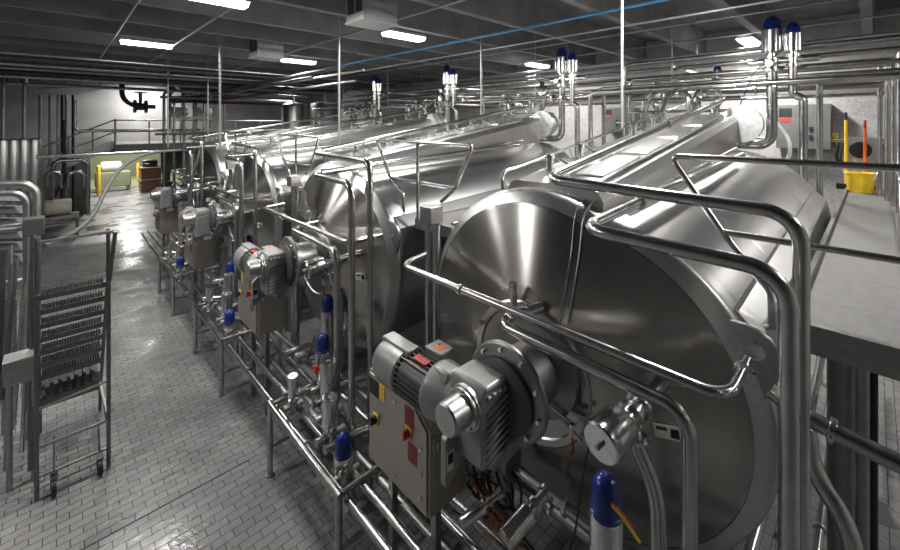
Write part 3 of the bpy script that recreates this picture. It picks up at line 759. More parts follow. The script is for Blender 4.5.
# cleaning gear at the end of the deck
b = px(860,192,Z=DZK); bx, by = 10.15, b.y/b.x*10.15
t = thing('yellow_bucket','yellow plastic bucket at the end of the right walkway','bucket',(bx,by,DZK))
MB().rev((bx,by,DZK),(0,0,1),[(0,.15),(.02,.16),(.33,.19),(.33,.2),(.35,.2),(.35,.18),(.03,.145)],26).build('bucket_body','yellow',t,smooth=40)
MB().tube([(bx,by+.22,DZK+.38),(bx-.12,by+.15,DZK+.2),(bx-.12,by-.15,DZK+.2),(bx,by-.22,DZK+.38)],.008,.1,6).build('bail_handle','galv',t)
t = thing('hose_reel','black cable reel with dark hose loops above the yellow bucket','reel',(bx+.45,by,DZK+.4))
MB().rev((bx+.40,by,DZK+.72),(1,0,0),[(0,.15),(.03,.15),(.03,.09),(.14,.09),(.14,.15),(.17,.15)],20).build('reel','black',t)
for s in (.02,-.02,.05):
    MB().tube([(bx+.38,by+.24+s,DZK+.85),(bx+.36,by+.3+s,DZK+.5),(bx+.36,by+.1,DZK+.4),(bx+.36,by-.25-s,DZK+.45),(bx+.38,by-.26-s,DZK+.85)],.014,.12,8).build('hose_loop','black',t)
MB().box((bx+.5,by-.22,DZK),(bx+.56,by+.22,DZK+.95)).build('bracket','galv',t)
for xx,ytop,mt,lab in ((846,120,'yellow','yellow broom handle standing behind the bucket'),(865,128,'orange','orange broom handle standing behind the bucket')):
    q = px(xx,ytop,X=bx+.3)
    t = thing('broom',lab,'broom',(q.x,q.y,DZK))
    MB().cyl((q.x,q.y,DZK+.08),(q.x,q.y,q.z),.022,seg=10).build('handle',mt,t)
    MB().cyl((q.x,q.y,q.z),(q.x,q.y,q.z+.14),.02,seg=10).build('grip','black' if mt=='yellow' else 'red',t)
    MB().box((q.x-.05,q.y-.13,DZK),(q.x+.05,q.y+.13,DZK+.1)).build('head','black' if mt=='yellow' else 'red',t)
q = px(833,138,X=11.9)
t = thing('wall_phone','yellow call box on the back wall above the cleaning gear','call box',(12.1,q.y,q.z))
MB().box((12.05,q.y-.07,q.z-.1),(12.2,q.y+.07,q.z+.1)).build('housing','yellow',t,bevel=.01)
MB().tube([(12.08,q.y,q.z-.1),(12.06,q.y-.08,q.z-.35),(12.1,q.y-.02,q.z-.6)],.012,.06,6).build('cord','black',t)

# ------------------------------------------------------------------ rear risers and valves of each vat
GR = 'blue-capped valves on the rear risers'
def rear_l(k): return 'rear riser pipe with tall blue-capped valve behind the %s vat' % ORD[k]
def make_rear():
    X,Y = 8.0,1.11
    t = thing('rear_riser','', 'riser', (X,Y,H-.4), 'rear risers behind the vats')
    MB().tube([(X-.2,1.62,H-.33),(X,1.50,H-.35),(X,Y,H-.35),(X,Y,H+.78)],.072,.22,16,8).build('riser_pipe','tube',t,smooth=60)
    MB().tube([(X,.86,H+.85),(X,.86,H+.42),(X,.74,H+.38),(X,.74,DZK)],.055,.14,14,8).build('second_pipe','tube',t,smooth=60)
    for (y,z0,z1,r) in ((1.11,H+.8,H+1.66,.135),(.86,H+.85,H+1.52,.11)):
        h = z1-z0
        MB().rev((X,y,z0),(0,0,1),[(0,r*.9),(.04,r*.9),(.04,r*.6),(.14,r*.6),(.14,r*.9),(.18,r*.9),(.18,r*.5),(h*.34,r*.5)],18).build('valve_body','bright',t,smooth=30)
        MB().rev((X,y,z0+h*.34),(0,0,1),[(0,r*.9),(.01,r),(h*.40,r),(h*.41,r*.95)],22).build('actuator','bright',t,smooth=30)
        c = MB().rev((X,y,z0+h*.75),(0,0,1),[(0,r*.85),(h*.1,r*.82),(h*.17,r*.68),(h*.23,r*.4),(h*.25,r*.05)],20).build('control_cap','blue',t,smooth=60); c['label']='blue plastic control cap'
    MB().cyl((X-.25,1.11,H+.9),(X+.3,1.11,H+.9),.05,seg=12).build('cross_tee','tube',t)
    MB().cyl((X,.55,H+.95),(X,1.4,H+.95),.045,seg=12).build('link_pipe','tube',t)
    MB().tube([(X-.1,1.0,H+1.35),(X-.15,.95,H+1.1),(X-.2,1.3,H+.8),(X-.1,1.5,H+.3)],.008,.1,6).build('air_line','black',t)
    for yy in (1.05,1.3): MB().rev((X-.02,yy,H+.55),(0,1,0),[(0,.1),(.03,.1)],14).build('clamp','bright',t)
    return t
rr = make_rear(); rr['label']=rear_l(0); rep(rr,rear_l)
for k in range(4):
    y = PITCH*k
    pipe('rear_standpipe','vertical pipe standing behind the %s vat, left of its risers'%ORD[k],[(8.7,2.35+y,.02),(8.7,2.35+y,H+.6),(9.2,2.2+y,H+.62)],.04,bend=.12,clamps=((0,.6),),group='standpipes behind the vats')
    pipe('rear_standpipe','twin vertical pipe at the rear walkway beside the %s vat'%ORD[k],[(9.0,.63+y,.02),(9.0,.63+y,H+.82)],.045,clamps=((0,.7),),group='standpipes behind the vats')
    pipe('rear_loop','looped pipe over the rear of the %s vat'%ORD[k],[(7.4,2.1+y,H+.2),(7.4,2.1+y,H+.5),(8.0,2.6+y,H+.5),(8.4,2.9+y,H+.1),(8.4,2.9+y,H-.8)],.035,bend=.14,clamps=((1,.5),),group='looped pipes behind the vats')
    v = cap_valve((8.5,1.95+y,H+.30),.72,.07,'blue' if k!=1 else 'dark','rear_valve','small capped valve on the rear pipes behind the %s vat'%ORD[k],'small rear valves')
    MB().cyl((8.5,1.95+y,.02),(8.5,1.95+y,H+.30),.035).build('riser','tube',v)
    v = cap_valve((8.9,3.1+y,H+.25),.62,.065,None,'rear_valve','plain steel valve on the rear pipes behind the %s vat'%ORD[k],'small rear valves')
    MB().cyl((8.9,3.1+y,.02),(8.9,3.1+y,H+.25),.035).build('riser','tube',v)
for k in range(4):
    y0 = PITCH*k+2.0
    t = thing('rear_manifold','tangle of small valves and upright pipes behind the %s vat'%ORD[k],'manifold',(8.9,y0,DZK),'rear pipe manifolds')
    for i in range(6):
        yy = y0+i*.27; X = 8.4+.22*(i%3); top = H+.35+.12*((i*5+k)%4)
        MB().tube([(X,yy,H-1.2),(X,yy,top),(X+.5,yy+.05*(i%2),top+.02)],.03,.08,10,5).build('riser','tube',t,smooth=60)
        if i%2==0: MB().rev((X,yy,H-.05),(0,0,1),[(0,.05),(.05,.07),(.2,.07),(.22,.04)],12).build('inline_valve','bright',t)
    for j,zz in enumerate((.02,.22,.46)):
        MB().cyl((8.35+.2*j,y0-.35,H+zz),(8.35+.2*j,y0+1.7,H+zz),.028,seg=10).build('header','tube',t)
    MB().tube([(8.3,y0+.2,H+.1),(8.1,y0+.3,H+.55),(8.1,y0+.9,H+.6),(8.35,y0+1.2,H+.0)],.03,.18,10,7).build('loop','tube',t,smooth=60)
    for i in range(3): MB().rev((8.5,y0+.15+i*.5,H+.48),(0,0,1),[(0,.06),(.2,.06),(.22,.045),(.26,.045)],12).build('actuator','bright',t)
# portal frame behind nearest walkway
t = thing('tubular_stand','square tubular frame standing behind the rear of the walkway by the nearest vat','frame',(9.3,3.1,0))
MB().tube([(9.3,3.75,.02),(9.3,3.75,H+.42),(9.3,2.55,H+.42),(9.3,2.55,.02)],.03,.05,10).build('portal','galv',t,smooth=60)
MB().box((9.1,2.55,H+.40),(9.6,3.75,H+.43)).build('shelf','steel',t)

# gantry pipes that turn down to the floor left of the nearest vat's rear
for i,(X,Y,Z,r,lab) in enumerate(((8.2,3.48,1.16,.04,'tall'),(8.15,3.36,.84,.034,'middle'),(7.9,4.05,.62,.045,'low'))):
    pipe('gantry_pipe',f'{lab} gantry pipe turning down to the floor between the two nearest vat rears',[(X,-5.95,H+Z),(X,Y,H+Z),(X,Y,.02)],r,'tube',.12,clamps=((0,.3),(0,.75)),group='gantry pipes at the back')
pipe('gantry_pipe','lowest gantry pipe crossing behind the nearest housing',[(8.05,-5.95,H+.70),(8.05,3.9,H+.70),(8.05,4.2,H+.55),(8.05,7.2,H+.55)],.034,'tube',.12,clamps=((0,.3),(0,.75)),group='gantry pipes at the back')
# pipe bridge along the back
for i,(X,Z,r,mt) in enumerate(((8.3,.62,.036,'tube'),(8.6,.86,.05,'tube'),(8.62,.72,.03,'tube'),(9.0,1.10,.045,'tube'),(9.2,.97,.04,'galv'),(9.4,1.27,.032,'cond'),(8.3,1.02,.026,'tube'),(9.6,.62,.05,'dull'),(10.2,.5,.03,'tube'),(9.8,1.45,.04,'galv'))):
    lab = ['lowest front','thick polished','slim polished','upper thick','galvanised','slim upper','small front','dull rear','low rear','dark upper'][i]
    pipe('bridge_pipe',f'{lab} pipe of the overhead pipe bridge along the back wall',[(X,-5.95,H+Z),(X,17.5-.6*i,H+Z)],r,mt,clamps=[(0,f) for f in (.1,.35,.6,.85)] if mt=='tube' else (),group='overhead bridge pipes at the back')
for k,y in enumerate((-.4,2.6,5.6,8.6,11.6,14.6)):
    t = thing('pipe_hanger','%s trapeze hanger of the back pipe bridge, counted from the right'%(['first','second','third','fourth','fifth','sixth'][k]),'hanger',(8.9,y,H+.5),'trapeze hangers of the pipe bridge')
    for zz in (.56,.80,1.04): MB().box((8.2,y-.02,H+zz-.02),(9.7,y+.02,H+zz+.02)).build('cross_bar','galv',t)
    for X in (8.2,9.7): MB().cyl((X,y,H+.5),(X,y,ZC),.012,seg=6).build('rod','cond',t)
# overhead pipes in the mid room
for i,(X,Z,r,mt,y0,y1,lab) in enumerate(((4.5,1.12,.035,'dkpipe',9.5,22,'lower dark'),(4.75,1.3,.045,'dkpipe',8.5,22,'thick dark'),(5.0,1.2,.03,'dull',8.,22,'slim grey'),(5.4,1.05,.04,'dkpipe',9,22,'rear dark'))):
    pipe('overhead_pipe',f'{lab} overhead pipe beyond the duct boxes',[(X,y0,H+Z),(X,y1,H+Z)],r,mt,group='overhead pipes beyond the duct boxes')
pipe('air_line_pipe','blue painted air line running below the ceiling',[(6.1,-2,H+1.72),(6.1,15,H+1.72)],.028,'bluepipe',clamps=[(0,f) for f in (.2,.35,.5,.7)])
pipe('conduit','grey conduit alongside the blue air line',[(6.55,-2,H+1.55),(6.55,16,H+1.55)],.018,'cond',group='ceiling conduits')
for X,Z,lab in ((.83,1.72,'leftmost ceiling conduit over the aisle'),(1.88,1.72,'ceiling conduit right of the aisle light'),(4.04,1.7,'ceiling conduit passing the duct boxes'),(8.0,1.75,'ceiling conduit over the rear of the vats'),(10.0,1.8,'ceiling conduit close to the back wall')):
    pipe('conduit',lab,[(X,-2,H+Z),(X,30,H+Z)],.02,'cond',group='ceiling conduits',seg=8)
# conduits across
for y,Z,lab in ((4.2,1.62,'near'),(8.6,1.66,'middle'),(13.5,1.6,'far')):
    pipe('cross_conduit',f'{lab} conduit crossing below the ceiling towards the back wall',[(5.2,y,H+Z),(12,y,H+Z)],.018,'cond',group='cross conduits',seg=8)
# drop rods
for xx,yb,X,lab in ((622,128,5.2,'tall thin drop pipe above the nearest vat'),(481,120,6.4,'thin drop pipe above the second vat'),(339,150,4.0,'thin drop pipe above the third vat'),(220,150,2.6,'thin drop pipe near the farthest vat'),(168,148,2.4,'leftmost thin drop pipe before the mezzanine'),(208,150,3.4,'thin drop pipe before the mezzanine valves')):
    q = px(xx,yb,X=X); pipe('drop_rod',lab,[(q.x,q.y,q.z),(q.x,q.y,ZC-.02)],.016 if X>4.5 else .022,'cond',group='thin drop pipes from the ceiling',seg=8)

# duct boxes
def duct(x0,x1,y0,y1,z0,lab):
    t = thing('duct_box',lab,'duct',((x0+x1)/2,(y0+y1)/2,z0),'square duct boxes on the ceiling')
    MB().box((x0,y0,z0),(x1,y1,ZC)).build('casing','galv',t,bevel=.01)
    MB().box((x0-.012,y0-.012,z0-.03),(x1+.012,y1+.012,z0)).build('bottom_flange','galv',t)
    n = 2
    for i in range(n):
        a = y0+.05+(y1-y0-.06)*i/n; b = y0+(y1-y0-.06)*(i+1)/n
        g = MB().box((x0-.008,a,z0+.1),(x0+.002,b,ZC-.08)).build('grille','dark',t,smooth=0)
duct(3.23,3.83,5.16,5.68,H+1.55,'larger galvanised duct box hanging at the top edge')
duct(3.28,3.88,9.7,10.25,H+1.55,'smaller galvanised duct box farther down the ceiling')

# ------------------------------------------------------------------ back wall panels
def panel(x0,x1,y0,y1,X,lab):
    a = px(x0,y0,X=X); b = px(x1,y1,X=X)
    t = thing('control_panel',lab,'control panel',(X,(a.y+b.y)/2,b.z),'grey control panels on the back wall')
    MB().box((X,b.y,b.z),(XW,a.y,a.z)).build('enclosure','panel',t,bevel=.01)
    w = a.y-b.y; h = a.z-b.z
    MB().box((X-.006,a.y-w*.30,a.z-h*.28),(X,a.y-w*.06,a.z-h*.08)).build('screen','black',t,smooth=0)
    MB().box((X-.006,a.y-w*.28,a.z-h*.40),(X,a.y-w*.08,a.z-h*.31)).build('red_label','red',t,smooth=0)
    for f in (.45,.62):
        for g in (.50,.68): MB().box((X-.03,a.y-w*(f+.06),a.z-h*(g+.1)),(X,a.y-w*f,a.z-h*g)).build('switch','black',t,smooth=0)
panel(776,831,105,150,11.7,'grey control panel with red label on the back wall behind the riser')
panel(603,633,108,132,11.7,'smaller grey control panel with red label on the back wall, centre')
pipe('wall_hose','pale hose curving down beside the back wall control panel',[px(777,122,X=9.0),px(790,140,X=9.0),px(790,155,X=8.9),px(785,162,X=8.8)],.028,'white',.2,'hose',n=8)
# shelf pipe on wall
pipe('wall_pipe','horizontal pipe on the back wall below the control panel',[(11.8,-1,H-.35),(11.8,3.2,H-.35)],.03,'tube')
pipe('wall_pipe','upper horizontal pipe on the back wall above the control panel',[(11.9,-2,H+.85),(11.9,9,H+.85)],.03,'dkpipe')

# tanks at the back left
def vtank(c, r, zt, lab, mt='steel'):
    t = thing('vertical_tank',lab,'tank',(c[0],c[1],0),'vertical tanks at the far end')
    MB().rev((c[0],c[1],0.25),(0,0,1),[(0,r*.8),(.1,r),(zt-.45,r),(zt-.36,r*.96),(zt-.28,r*.6),(zt-.25,r*.1)],28).build('tank_shell',mt,t,smooth=40)
    for k in range(3):
        a = 2*PI*k/3; MB().cyl((c[0]+r*.7*math.cos(a),c[1]+r*.7*math.sin(a),0),(c[0]+r*.7*math.cos(a),c[1]+r*.7*math.sin(a),.5),.05,seg=8).build('leg','dull',t)
    MB().cyl((c[0],c[1],zt-.02),(c[0],c[1],zt+.3),.06,seg=10).build('top_nozzle','tube',t)
q = px(294,110,Y=18.5); vtank((q.x,18.5),.55,H+.95,'squat vertical steel tank beyond the farthest vat')
q = px(326,108,Y=19.5); vtank((q.x,19.5),.75,H+1.1,'wider vertical tank right of the squat tank, beyond the farthest vat','dull')

# ------------------------------------------------------------------ aisle: mobile stair
def make_stair():
    t = thing('mobile_stair','grey steel rolling stair with serrated treads standing in the left aisle','stair',(.15,6.8,0))
    xa, xb, yb = -.16,.46,6.5
    ztop = 2.28; 
    for x in (xa,xb):
        l = MB().tube([(x,yb,.02),(x,yb,ztop+.02)],.022,.05,10).build('front_post','stair',t)
    for x in (xa,xb):
        MB().tube([(x,yb+.05,ztop-.05),(x,yb+.05,ztop+.65)],.02,.03,8).build('guard_post','stair',t)
    MB().tube([(xb+.0,yb+.02,ztop-.05),(xb+.06,yb-.05,ztop+.62)],.022,.03,8).build('guard_post','stair',t)
    MB().cyl((xa,yb+.05,ztop+.6),(xb+.05,yb+.0,ztop+.62),.018,seg=8).build('top_rail','dull',t)
    for i in range(7):
        z = ztop-.205*i; y = yb+.05+.12*i; w_ = .02*i/7
        tr = MB().box((xa+.02,y,z-.045),(xb-.02,y+.24,z-.03)).box((xa+.02,y-.012,z-.06),(xb-.02,y+.006,z-.0)).box((xa+.02,y+.236,z-.05),(xb-.02,y+.25,z-.02))
        for k in range(22):
            x = xa+.03+k*.0255
            tr.add([(x,y,z-.03),(x+.02,y,z-.03),(x+.01,y,z+.012),(x,y+.24,z-.03),(x+.02,y+.24,z-.03),(x+.01,y+.24,z+.012)],[(0,1,2),(3,5,4),(0,2,5,3),(1,4,5,2),(0,3,4,1)])
        tr.build('tread','stair',t,smooth=0)
    ld = MB().box((xa-.06,yb+.62,.80),(xb-.05,yb+1.15,.83))
    for k in range(8): ld.box((xa-.05+k*.078,yb+.62,.83),(xa-.02+k*.078,yb+1.15,.86))
    ld.build('landing_plate','stair',t,smooth=0)
    MB().box((xa-.06,yb+.60,.72),(xb-.05,yb+.63,.82)).build('landing_edge','stair',t)
    MB().beam((xb,yb,.62),(xb-.05,yb+.65,.80),.025,.025).build('diagonal_brace','stair',t)
    for x in (xa,xb):
        MB().beam((x,yb+.14,ztop-.06),(x,yb+.2+.13*9.6,.15),.03,.09).build('stringer','stair',t)
        MB().cyl((x,yb+.2+.13*9,.02),(x,yb+.2+.13*9,.6),.02,seg=8).build('rear_leg','stair',t)
        MB().cyl((x,yb,.48),(x,yb+.13*8.6,.48),.014,seg=8).build('side_brace','stair',t)
    MB().cyl((xa,yb,.60),(xb,yb,.60),.018,seg=8).build('cross_bar','dull',t)
    MB().cyl((xa,yb,1.02),(xb,yb,1.08),.014,seg=8).build('cross_bar','dull',t)
    MB().cyl((xa,yb+.2,.14),(xb,yb+.2,.14),.014,seg=8).build('axle','dull',t)
    for x in (xa+.14,xb-.08):
        f = MB().box((x-.032,yb-.05,.08),(x-.024,yb+.03,.2)).box((x-.032,yb-.06,.185),(x+.032,yb+.06,.205)).build('caster_fork','stair',t)
        MB().cyl((x-.022,yb-.03,.09),(x+.022,yb-.03,.09),.09,seg=20).build('wheel','black',f)
        MB().beam((x,yb+.08,.2),(x,yb+.28,.5),.02,.02).build('fork_strut','stair',f)
    return t
make_stair()

# left equipment stand: bent pipes, junction box, inclined tubes
for i,(yy,xx,lab) in enumerate(((184,36,'outer'),(193,27,'inner'))):
    a = px(-60,yy+1,Y=7.9); b = px(xx,yy,Y=7.9)
    pipe('bent_pipe',f'{lab} grey pipe bending down at the left edge beside the rolling stair',[a,(b.x,7.9,b.z),(b.x+.0,7.9,.02)],.05 if i==0 else .042,'dull',.16,group='bent pipes at the left edge',n=8)
for i,(x0,y0,x1,y1,mt,r) in enumerate(((4,250,-4,420,'stair',.03),(11,245,6,470,'dull',.026),(17,262,2,400,'stair',.02),(24,285,13,430,'bright',.022),(30,262,22,452,'bright',.024),(34,235,31,470,'stair',.03))):
    pipe('riser_tube','slanted tube %s in the bundle left of the rolling stair'%(['first','second','third','fourth','fifth','sixth'][i]),[px(x0,y0,Y=7.7-.1*i),px(x1,y1,Y=7.3-.1*i)],r,mt,group='tube bundle left of the stair')
t = thing('clamp_block','dark grey bracket block on the pipes left of the rolling stair','bracket',px(34,226,Y=7.6))
MB().cbox(px(34,226,Y=7.6),(.2,.2,.22)).build('block','slat',t,bevel=.01); MB().cyl(px(-8,231,Y=7.6),px(30,228,Y=7.6),.035).build('arm','dull',t)
t = thing('sloped_screen','stack of sloped grey slats at the left edge behind the bent pipes','screen',px(12,240,Y=9)-V(0,0,0))
for i in range(6):
    a = px(-30,196+i*13,Y=8.6); b = px(28,198+i*12,Y=8.9)
    MB().beam(a,b,.25,.02,up=(0,-.5,1)).build('slat','slat',t,smooth=0)
q = px(22,365,Y=6.9)
t = thing('junction_stand','grey steel junction box on a stand left of the rolling stair','junction box',(q.x,q.y,0))
MB().box((q.x-.14,q.y-.12,q.z-.16),(q.x+.14,q.y+.12,q.z+.10)).build('box','dull',t,bevel=.01)
MB().box((q.x-.15,q.y-.13,q.z+.10),(q.x+.15,q.y+.13,q.z+.125)).build('lid','galv',t,bevel=.006)
for s in (-.1,.1): MB().cyl((q.x+s,q.y,0),(q.x+s,q.y,q.z-.16),.028,seg=10).build('leg','dull',t)
pipe('red_hose','dark red hose hanging beside the tube bundle at left',[px(36,225,Y=7.6),px(38,262,Y=7.5),px(36,290,Y=7.5)],.014,'redlab',.05,'hose',seg=8)
pipe('support_post','thin upright at the left end of the rolling stair',[px(33,255,Y=7.2),px(33,250,Y=7.2)*1+V(0,0,-2.2)],.02,'dull')
t = thing('valve_stand','small pipe manifold standing on the floor left of the stair','manifold',px(10,420,Y=7.0))
for i in range(3):
    a = px(4+i*10,300,Y=8.2+.2*i); MB().cyl((a.x,a.y,.02),(a.x,a.y,a.z),.03,seg=10).build('riser','dull',t)
MB().cyl(px(-10,285,Y=8.2),px(34,278,Y=8.4),.03,seg=10).build('header','tube',t)
MB().cyl(px(-10,228,Y=8.2),px(34,222,Y=8.4),.025,seg=10).build('header','tube',t)
# hose across the aisle
pts=[px(186,150,Y=12.2),px(150,152,Y=12.1),px(122,165,Y=11.2),px(105,190,Y=10.3),px(95,214,Y=9.5),px(75,233,Y=8.7),px(44,246,Y=8.0)]
pipe('transfer_hose','long grey transfer hose sagging across the aisle to the rolling stair',pts,.036,'hose',.5,'hose',n=8,seg=14)
pipe('header_pipe','horizontal pipe crossing the aisle at the farthest vat',[px(36,157,Y=12.5),px(184,150,Y=12.5)],.04,'tube',clamps=((0,.3),(0,.7)))

# pumps and manifold at the left, mid distance
py_ = 21.
def at(x,y,Y=21.): return px(x,y,Y=Y)
t = thing('pump_skid','pump with a beige motor on a low steel stand at the left of the aisle','pump',(at(60,215).x,py_,0))
a = at(57,207); r=.28
MB().rev(V(a.x-.35,py_,a.z),(1,0,0),[(0,r*.8),(.05,r),(.7,r),(.75,r*.9)],20).build('motor','beige',t)
MB().rev(V(a.x-.75,py_,a.z),(1,0,0),[(0,.32),(.15,.34),(.3,.2),(.4,.12)],20).build('pump_head','bright',t)
MB().box((a.x-1.1,py_-.35,a.z-.42),(a.x+.6,py_+.35,a.z-.30)).build('stand_top','dull',t,bevel=.01)
for sx in (-1.05,.55):
    for sy in (-.3,.3): MB().cyl((a.x+sx,py_+sy,0),(a.x+sx,py_+sy,a.z-.4),.04,seg=8).build('leg','dull',t)
for n_,(x0,x1,yt,yb,lab) in enumerate(((47,61,172,188,'left'),(68,84,172,188,'right'),(53,88,161,215,'large'))):
    a0,a1 = at(x0,yb),at(x1,yb); zt=at(x0,yt).z
    pipe('arch_pipe',f'{lab} arched pipe of the pump manifold at the left of the aisle',[a0,(a0.x,py_,zt),(a1.x,py_,zt),a1],.07,'tube',.25,group='arched pipes at the left of the aisle',n=6)
pipe('pump_hose','dark hose rising from the pump at the left of the aisle',[at(52,200),at(58,190),at(64,180),at(64,120)],.06,'black',.3,'hose')
for i in range(4):
    c = px(3+i*10.5,150,Y=19.5)
    t = thing('filter_housing','upright steel filter housing, %s of four at the left edge'%(['first','second','third','fourth'][i]),'filter',(c.x,19.5,0),'upright filter housings at the left edge')
    MB().rev((c.x,19.5,.6),(0,0,1),[(0,.12),(.1,.19),(3.0,.19),(3.08,.17),(3.12,.05)],16).build('barrel','steel',t)
    for s in (-.1,.1): MB().cyl((c.x+s,19.5,0),(c.x+s,19.5,.7),.03,seg=6).build('leg','dull',t)
    z = px(3+i*10.5,105,Y=19.5).z
    if i in (0,2): MB().cyl((c.x,19.5,3.7),(c.x,19.5,z+.75),.05,seg=8).build('top_pipe','dull',t); MB().rev((c.x,19.5,z+.75),(0,0,1),[(0,.1),(.25,.1),(.25,.05),(.4,.05)],10).build('top_valve','tube',t)
# upper left pipes near the ceiling, running across
for i,(yl,Y,r,mt) in enumerate(((57,13.6,.05,'dkpipe'),(63,15.2,.06,'dull'),(67,15.8,.05,'dull'),(71,16.6,.05,'dkpipe'),(75.5,17.8,.06,'galv'),(83,19.6,.05,'galv'),(52,12.6,.03,'dull'))):
    a = px(0,yl,Y=Y); pipe('cross_pipe','%s pipe crossing the far ceiling at upper left'%(['first dark','thick dark','dull grey','bright','lower grey','lowest bright','topmost dark'][i]),[(a.x-3,Y,a.z),(9.,Y,a.z)],r,mt,group='pipes crossing the far ceiling')
for i,xx in enumerate((45,68,100,155)):
    a = px(xx,80,Y=21); pipe('hanger_rod','vertical hanger %s from the left under the far ceiling'%(['first','second','third','fourth'][i]),[(a.x,21,a.z-.3),(a.x,21,ZC)],.03,'cond',group='vertical hangers at the far end',seg=8)
for i,xx in enumerate((40,50,58,62,66,73)):
    a = px(xx,95,Y=24); pipe('standing_pipe','tall standing pipe, %s from the left edge, before the far wall'%(['first','second','third','fourth','fifth','sixth'][i]),[(a.x,24,.1),(a.x,24,a.z)],.05,['dull','dull','tube','dkpipe','dull','black'][i],group='tall standing pipes before the far wall',seg=8)

# mezzanine with stair at the far wall
def FP(x,y,Y=24.): return px(x,y,Y=Y)
zs = 3.3
a = FP(112,140); b = FP(300,140)
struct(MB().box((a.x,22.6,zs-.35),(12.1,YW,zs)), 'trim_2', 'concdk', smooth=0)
t = thing('mezzanine_stair','grey steel stair rising to the mezzanine at the far wall','stair',(a.x-1,23.6,0))
s0 = V(a.x-2.2,23.5,2.2); s1 = V(a.x+.05,23.5,zs)
for yy in (23.1,24.0): MB().beam((s0.x,yy,s0.z),(s1.x,yy,s1.z),.06,.3).build('stringer','dull',t)
for i in range(8):
    q = s0.lerp(s1,(i+.5)/8); MB().box((q.x-.14,23.1,q.z),(q.x+.14,24.0,q.z+.04)).build('tread','dull',t)
for i in range(4):
    q = s0.lerp(s1,i/3); MB().cyl((q.x,23.1,q.z),(q.x,23.1,q.z+1.1),.03,seg=8).build('baluster','cond',t)
for h in (.55,1.08): MB().cyl((s0.x,23.1,s0.z+h),(s1.x,23.1,s1.z+h),.03,seg=8).build('handrail','cond',t)
MB().cyl((s0.x,23.1,0),(s0.x,23.1,2.2),.06,seg=8).build('support','dull',t)
t = thing('mezzanine_rail','tubular guard rail along the mezzanine edge at the far wall','railing',(a.x+2,22.7,zs))
for h in (.55,1.05): MB().cyl((a.x,22.7,zs+h),(11.,22.7,zs+h),.03,seg=8).build('rail','cond',t)
for i in range(8): MB().cyl((a.x+i*1.2,22.7,zs),(a.x+i*1.2,22.7,zs+1.05),.03,seg=8).build('post','cond',t)
# valve manifold on the mezzanine
def man(x,y,Y=21.5): return px(x,y,Y=Y)
t = thing('steam_manifold','rust brown steam valve manifold under the ceiling left of the duct','manifold',man(190,100))
c = man(190,98); MB().cyl(man(168,100),man(240,97),.16,seg=12).build('header','brownv',t)
for i in range(5):
    q = man(170+i*13,98); MB().cyl(q,q+V(0,0,.55),.07,seg=8).build('riser','dull',t)
    MB().rev(q+V(0,-.1,.38),(0,-1,0),[(0,.05),(.2,.05),(.2,.17),(.25,.17)],12).build('hand_wheel','brownv',t)
    MB().cyl(q-V(0,0,1.4),q,.06,seg=8).build('drop','tube',t)
for i in range(2): MB().rev(man(180+i*24,112)-V(.4,0,0),(1,0,0),[(0,.15),(.1,.22),(.6,.22),(.7,.15)],14).build('insulated_trap','white',t)
t = thing('gate_valve','dark blue gate valve on a vertical pipe before the lit far wall','valve',man(130,105,23.))
q = man(122,98,23.)
MB().tube([q+V(0,0,2),q,q+V(.4,0,-.35),q+V(1.2,0,-.35)],.10,.3,12).build('elbow_pipe','dkpipe',t)
q2 = q+V(.65,0,-.35); MB().rev(q2-V(.25,0,0),(1,0,0),[(0,.3),(.1,.3),(.1,.18),(.4,.18),(.4,.3),(.5,.3)],14).build('valve_body','blue' if 0 else 'valvedk',t)
MB().cyl(q2,q2+V(0,0,.6),.07,seg=8).build('stem','dull',t)
MB().rev(q2+V(0,0,.6),(0,0,1),[(0,.25),(.05,.25)],14).build('hand_wheel','dull',t)
for i in range(7):
    q = man(164+i*10,150-(i%3)*4,21.0); z1 = man(164+i*10,92+(i*7)%12,21.0).z
    pipe('mezzanine_riser','upright pipe, %s of seven before the mezzanine under the manifold'%(['first','second','third','fourth','fifth','sixth','seventh'][i]),[(q.x,21.0,.1),(q.x,21.0,z1),(q.x+.35,21.0,z1)],.055,['dull','tube','galv'][i%3],.12,group='upright pipes before the mezzanine',seg=8)
for i,(yy,mt,x0,x1) in enumerate(((97,'galv',160,292),(101,'dkpipe',172,285),(118,'white',176,212),(134,'dull',155,215),(88,'dkpipe',180,300))):
    a_ = man(x0,yy,20.6); b_ = man(x1,yy,20.6)
    pipe('mezzanine_header','%s horizontal pipe before the mezzanine manifold'%(['upper grey','upper dark','short white','lower dull','topmost dark'][i]),[a_,(b_.x,20.6,a_.z)],.06,mt,group='horizontal pipes before the mezzanine',seg=8)
pipe('steam_drop','slim pipe crossing below the mezzanine edge at the far wall',[FP(75,100,22),FP(75,131,22),FP(200,130,22)],.06,'tube',.2)

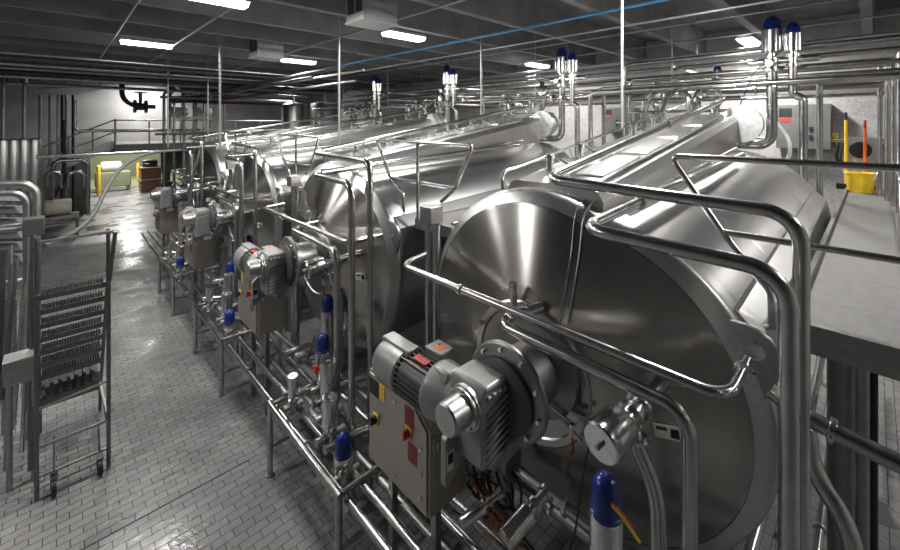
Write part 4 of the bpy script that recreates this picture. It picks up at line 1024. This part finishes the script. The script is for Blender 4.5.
# doorway things
def dth(x,y): return px(x,y,Z=0)
q = px(98,196,Z=0)
def bollard(x,y,hh,lab):
    t = thing('bollard',lab,'bollard',(x,y,0),'yellow bollards at the doorway')
    MB().rev((x,y,.03),(0,0,1),[(0,.095),(hh-.1,.095),(hh-.03,.07),(hh,.02)],14).build('post','yellow',t)
    MB().cyl((x,y,0),(x,y,.03),.2,seg=14).build('base_plate','dull',t)
q = px(98.5,196,Z=0); bollard(q.x,q.y,1.75,'yellow bollard at the left jamb of the far doorway')
q = px(138,179,Z=0); bollard(q.x,q.y,1.2,'yellow bollard in the room beyond the doorway')
q = px(147,193,Z=0)
for i in range(2):
    zz = i*.78
    t = thing('pallet_box',['lower brown bulk box by the far doorway','upper brown bulk box stacked by the far doorway'][i],'box',(q.x+.2,q.y+.4,zz),'stacked brown bulk boxes')
    cx,cy = q.x+.2,q.y+.4
    MB().box((cx-.5,cy-.5,zz+.05),(cx+.5,cy+.5,zz+.7)).build('carton','brown',t,bevel=.02)
    MB().box((cx-.53,cy-.53,zz+.64),(cx+.53,cy+.53,zz+.76)).build('lid','brown' if i==0 else 'brown',t,bevel=.02)
    MB().box((cx-.48,cy-.48,zz),(cx+.48,cy+.48,zz+.05)).build('pallet_base','white',t)
t = thing('drum','dark drum standing on the stacked brown boxes','drum',(cx,cy,1.54))
MB().rev((cx,cy,1.54),(0,0,1),[(0,.36),(.03,.38),(.2,.38),(.22,.4),(.24,.38),(.4,.38),(.42,.33)],20).build('drum_body','black',t)
MB().rev((cx,cy,1.96),(0,0,1),[(0,.25),(.03,.24)],16).build('drum_lid','dark',t)
q = px(166,193,Z=0)
t = thing('floor_scrubber','black and orange floor machine standing by the far doorway','floor machine',(q.x,q.y,0))
MB().box((q.x-.3,q.y-.4,.12),(q.x+.3,q.y+.4,.7)).build('body','black',t,bevel=.05)
MB().box((q.x-.2,q.y-.2,.75),(q.x+.2,q.y+.1,1.3)).build('tank','dark',t,bevel=.05)
MB().box((q.x-.16,q.y-.22,1.32),(q.x+.16,q.y+.05,1.62)).build('handle_console','orange',t,bevel=.04)
for s in (-.24,.24): MB().cyl((q.x+s-.04,q.y,.1),(q.x+s+.04,q.y,.1),.1,seg=12).build('wheel','black',t)
MB().box((q.x-.05,q.y-.1,.68),(q.x+.05,q.y,.8)).box((q.x-.05,q.y-.1,1.28),(q.x+.05,q.y,1.34)).build('column','dark',t)
struct(MB().box((DX0-1.3,YW-.12,0),(DX0-.05,YW-.0,2.5)), 'door_1', 'panel', smooth=0)
struct(MB().box((DX1-.9,YW+.3,1.6),(DX1+.6,YW+.4,2.9)), 'door_2', 'panel', smooth=0)
t = thing('machine','pale green machine in the room beyond the doorway','machine',(2.4,33,0))
MB().box((1.7,32.5,.3),(3.4,33.5,1.2)).build('body','greenwl',t,bevel=.05)
MB().rev((1.9,33,1.5),(1,0,0),[(0,.2),(.1,.34),(1.0,.34),(1.1,.2)],16).build('drum','beige',t)
for sx in (1.8,3.3): MB().box((sx-.06,32.6,0),(sx+.06,33.4,.32)).build('foot','dull',t)

# ------------------------------------------------------------------ world, camera
w = bpy.data.worlds.new('room_air'); bpy.context.scene.world = w; w.use_nodes = True
w.node_tree.nodes['Background'].inputs[0].default_value = (.5,.5,.5,1); w.node_tree.nodes['Background'].inputs[1].default_value = .02
cam = bpy.data.cameras.new('camera'); co = bpy.data.objects.new('camera', cam); C.objects.link(co)
co.location = (0,0,H); co.rotation_euler = (PI/2,0,TH-PI/2)
cam.sensor_width = 36; cam.lens = 409/900*36; cam.shift_y = -152/900; cam.clip_start = .05; cam.clip_end = 200
sc = bpy.context.scene; sc.camera = co
sc.view_settings.view_transform = 'Standard'; sc.view_settings.look = 'None'; sc.view_settings.gamma = 1
sc.view_settings.exposure = .9
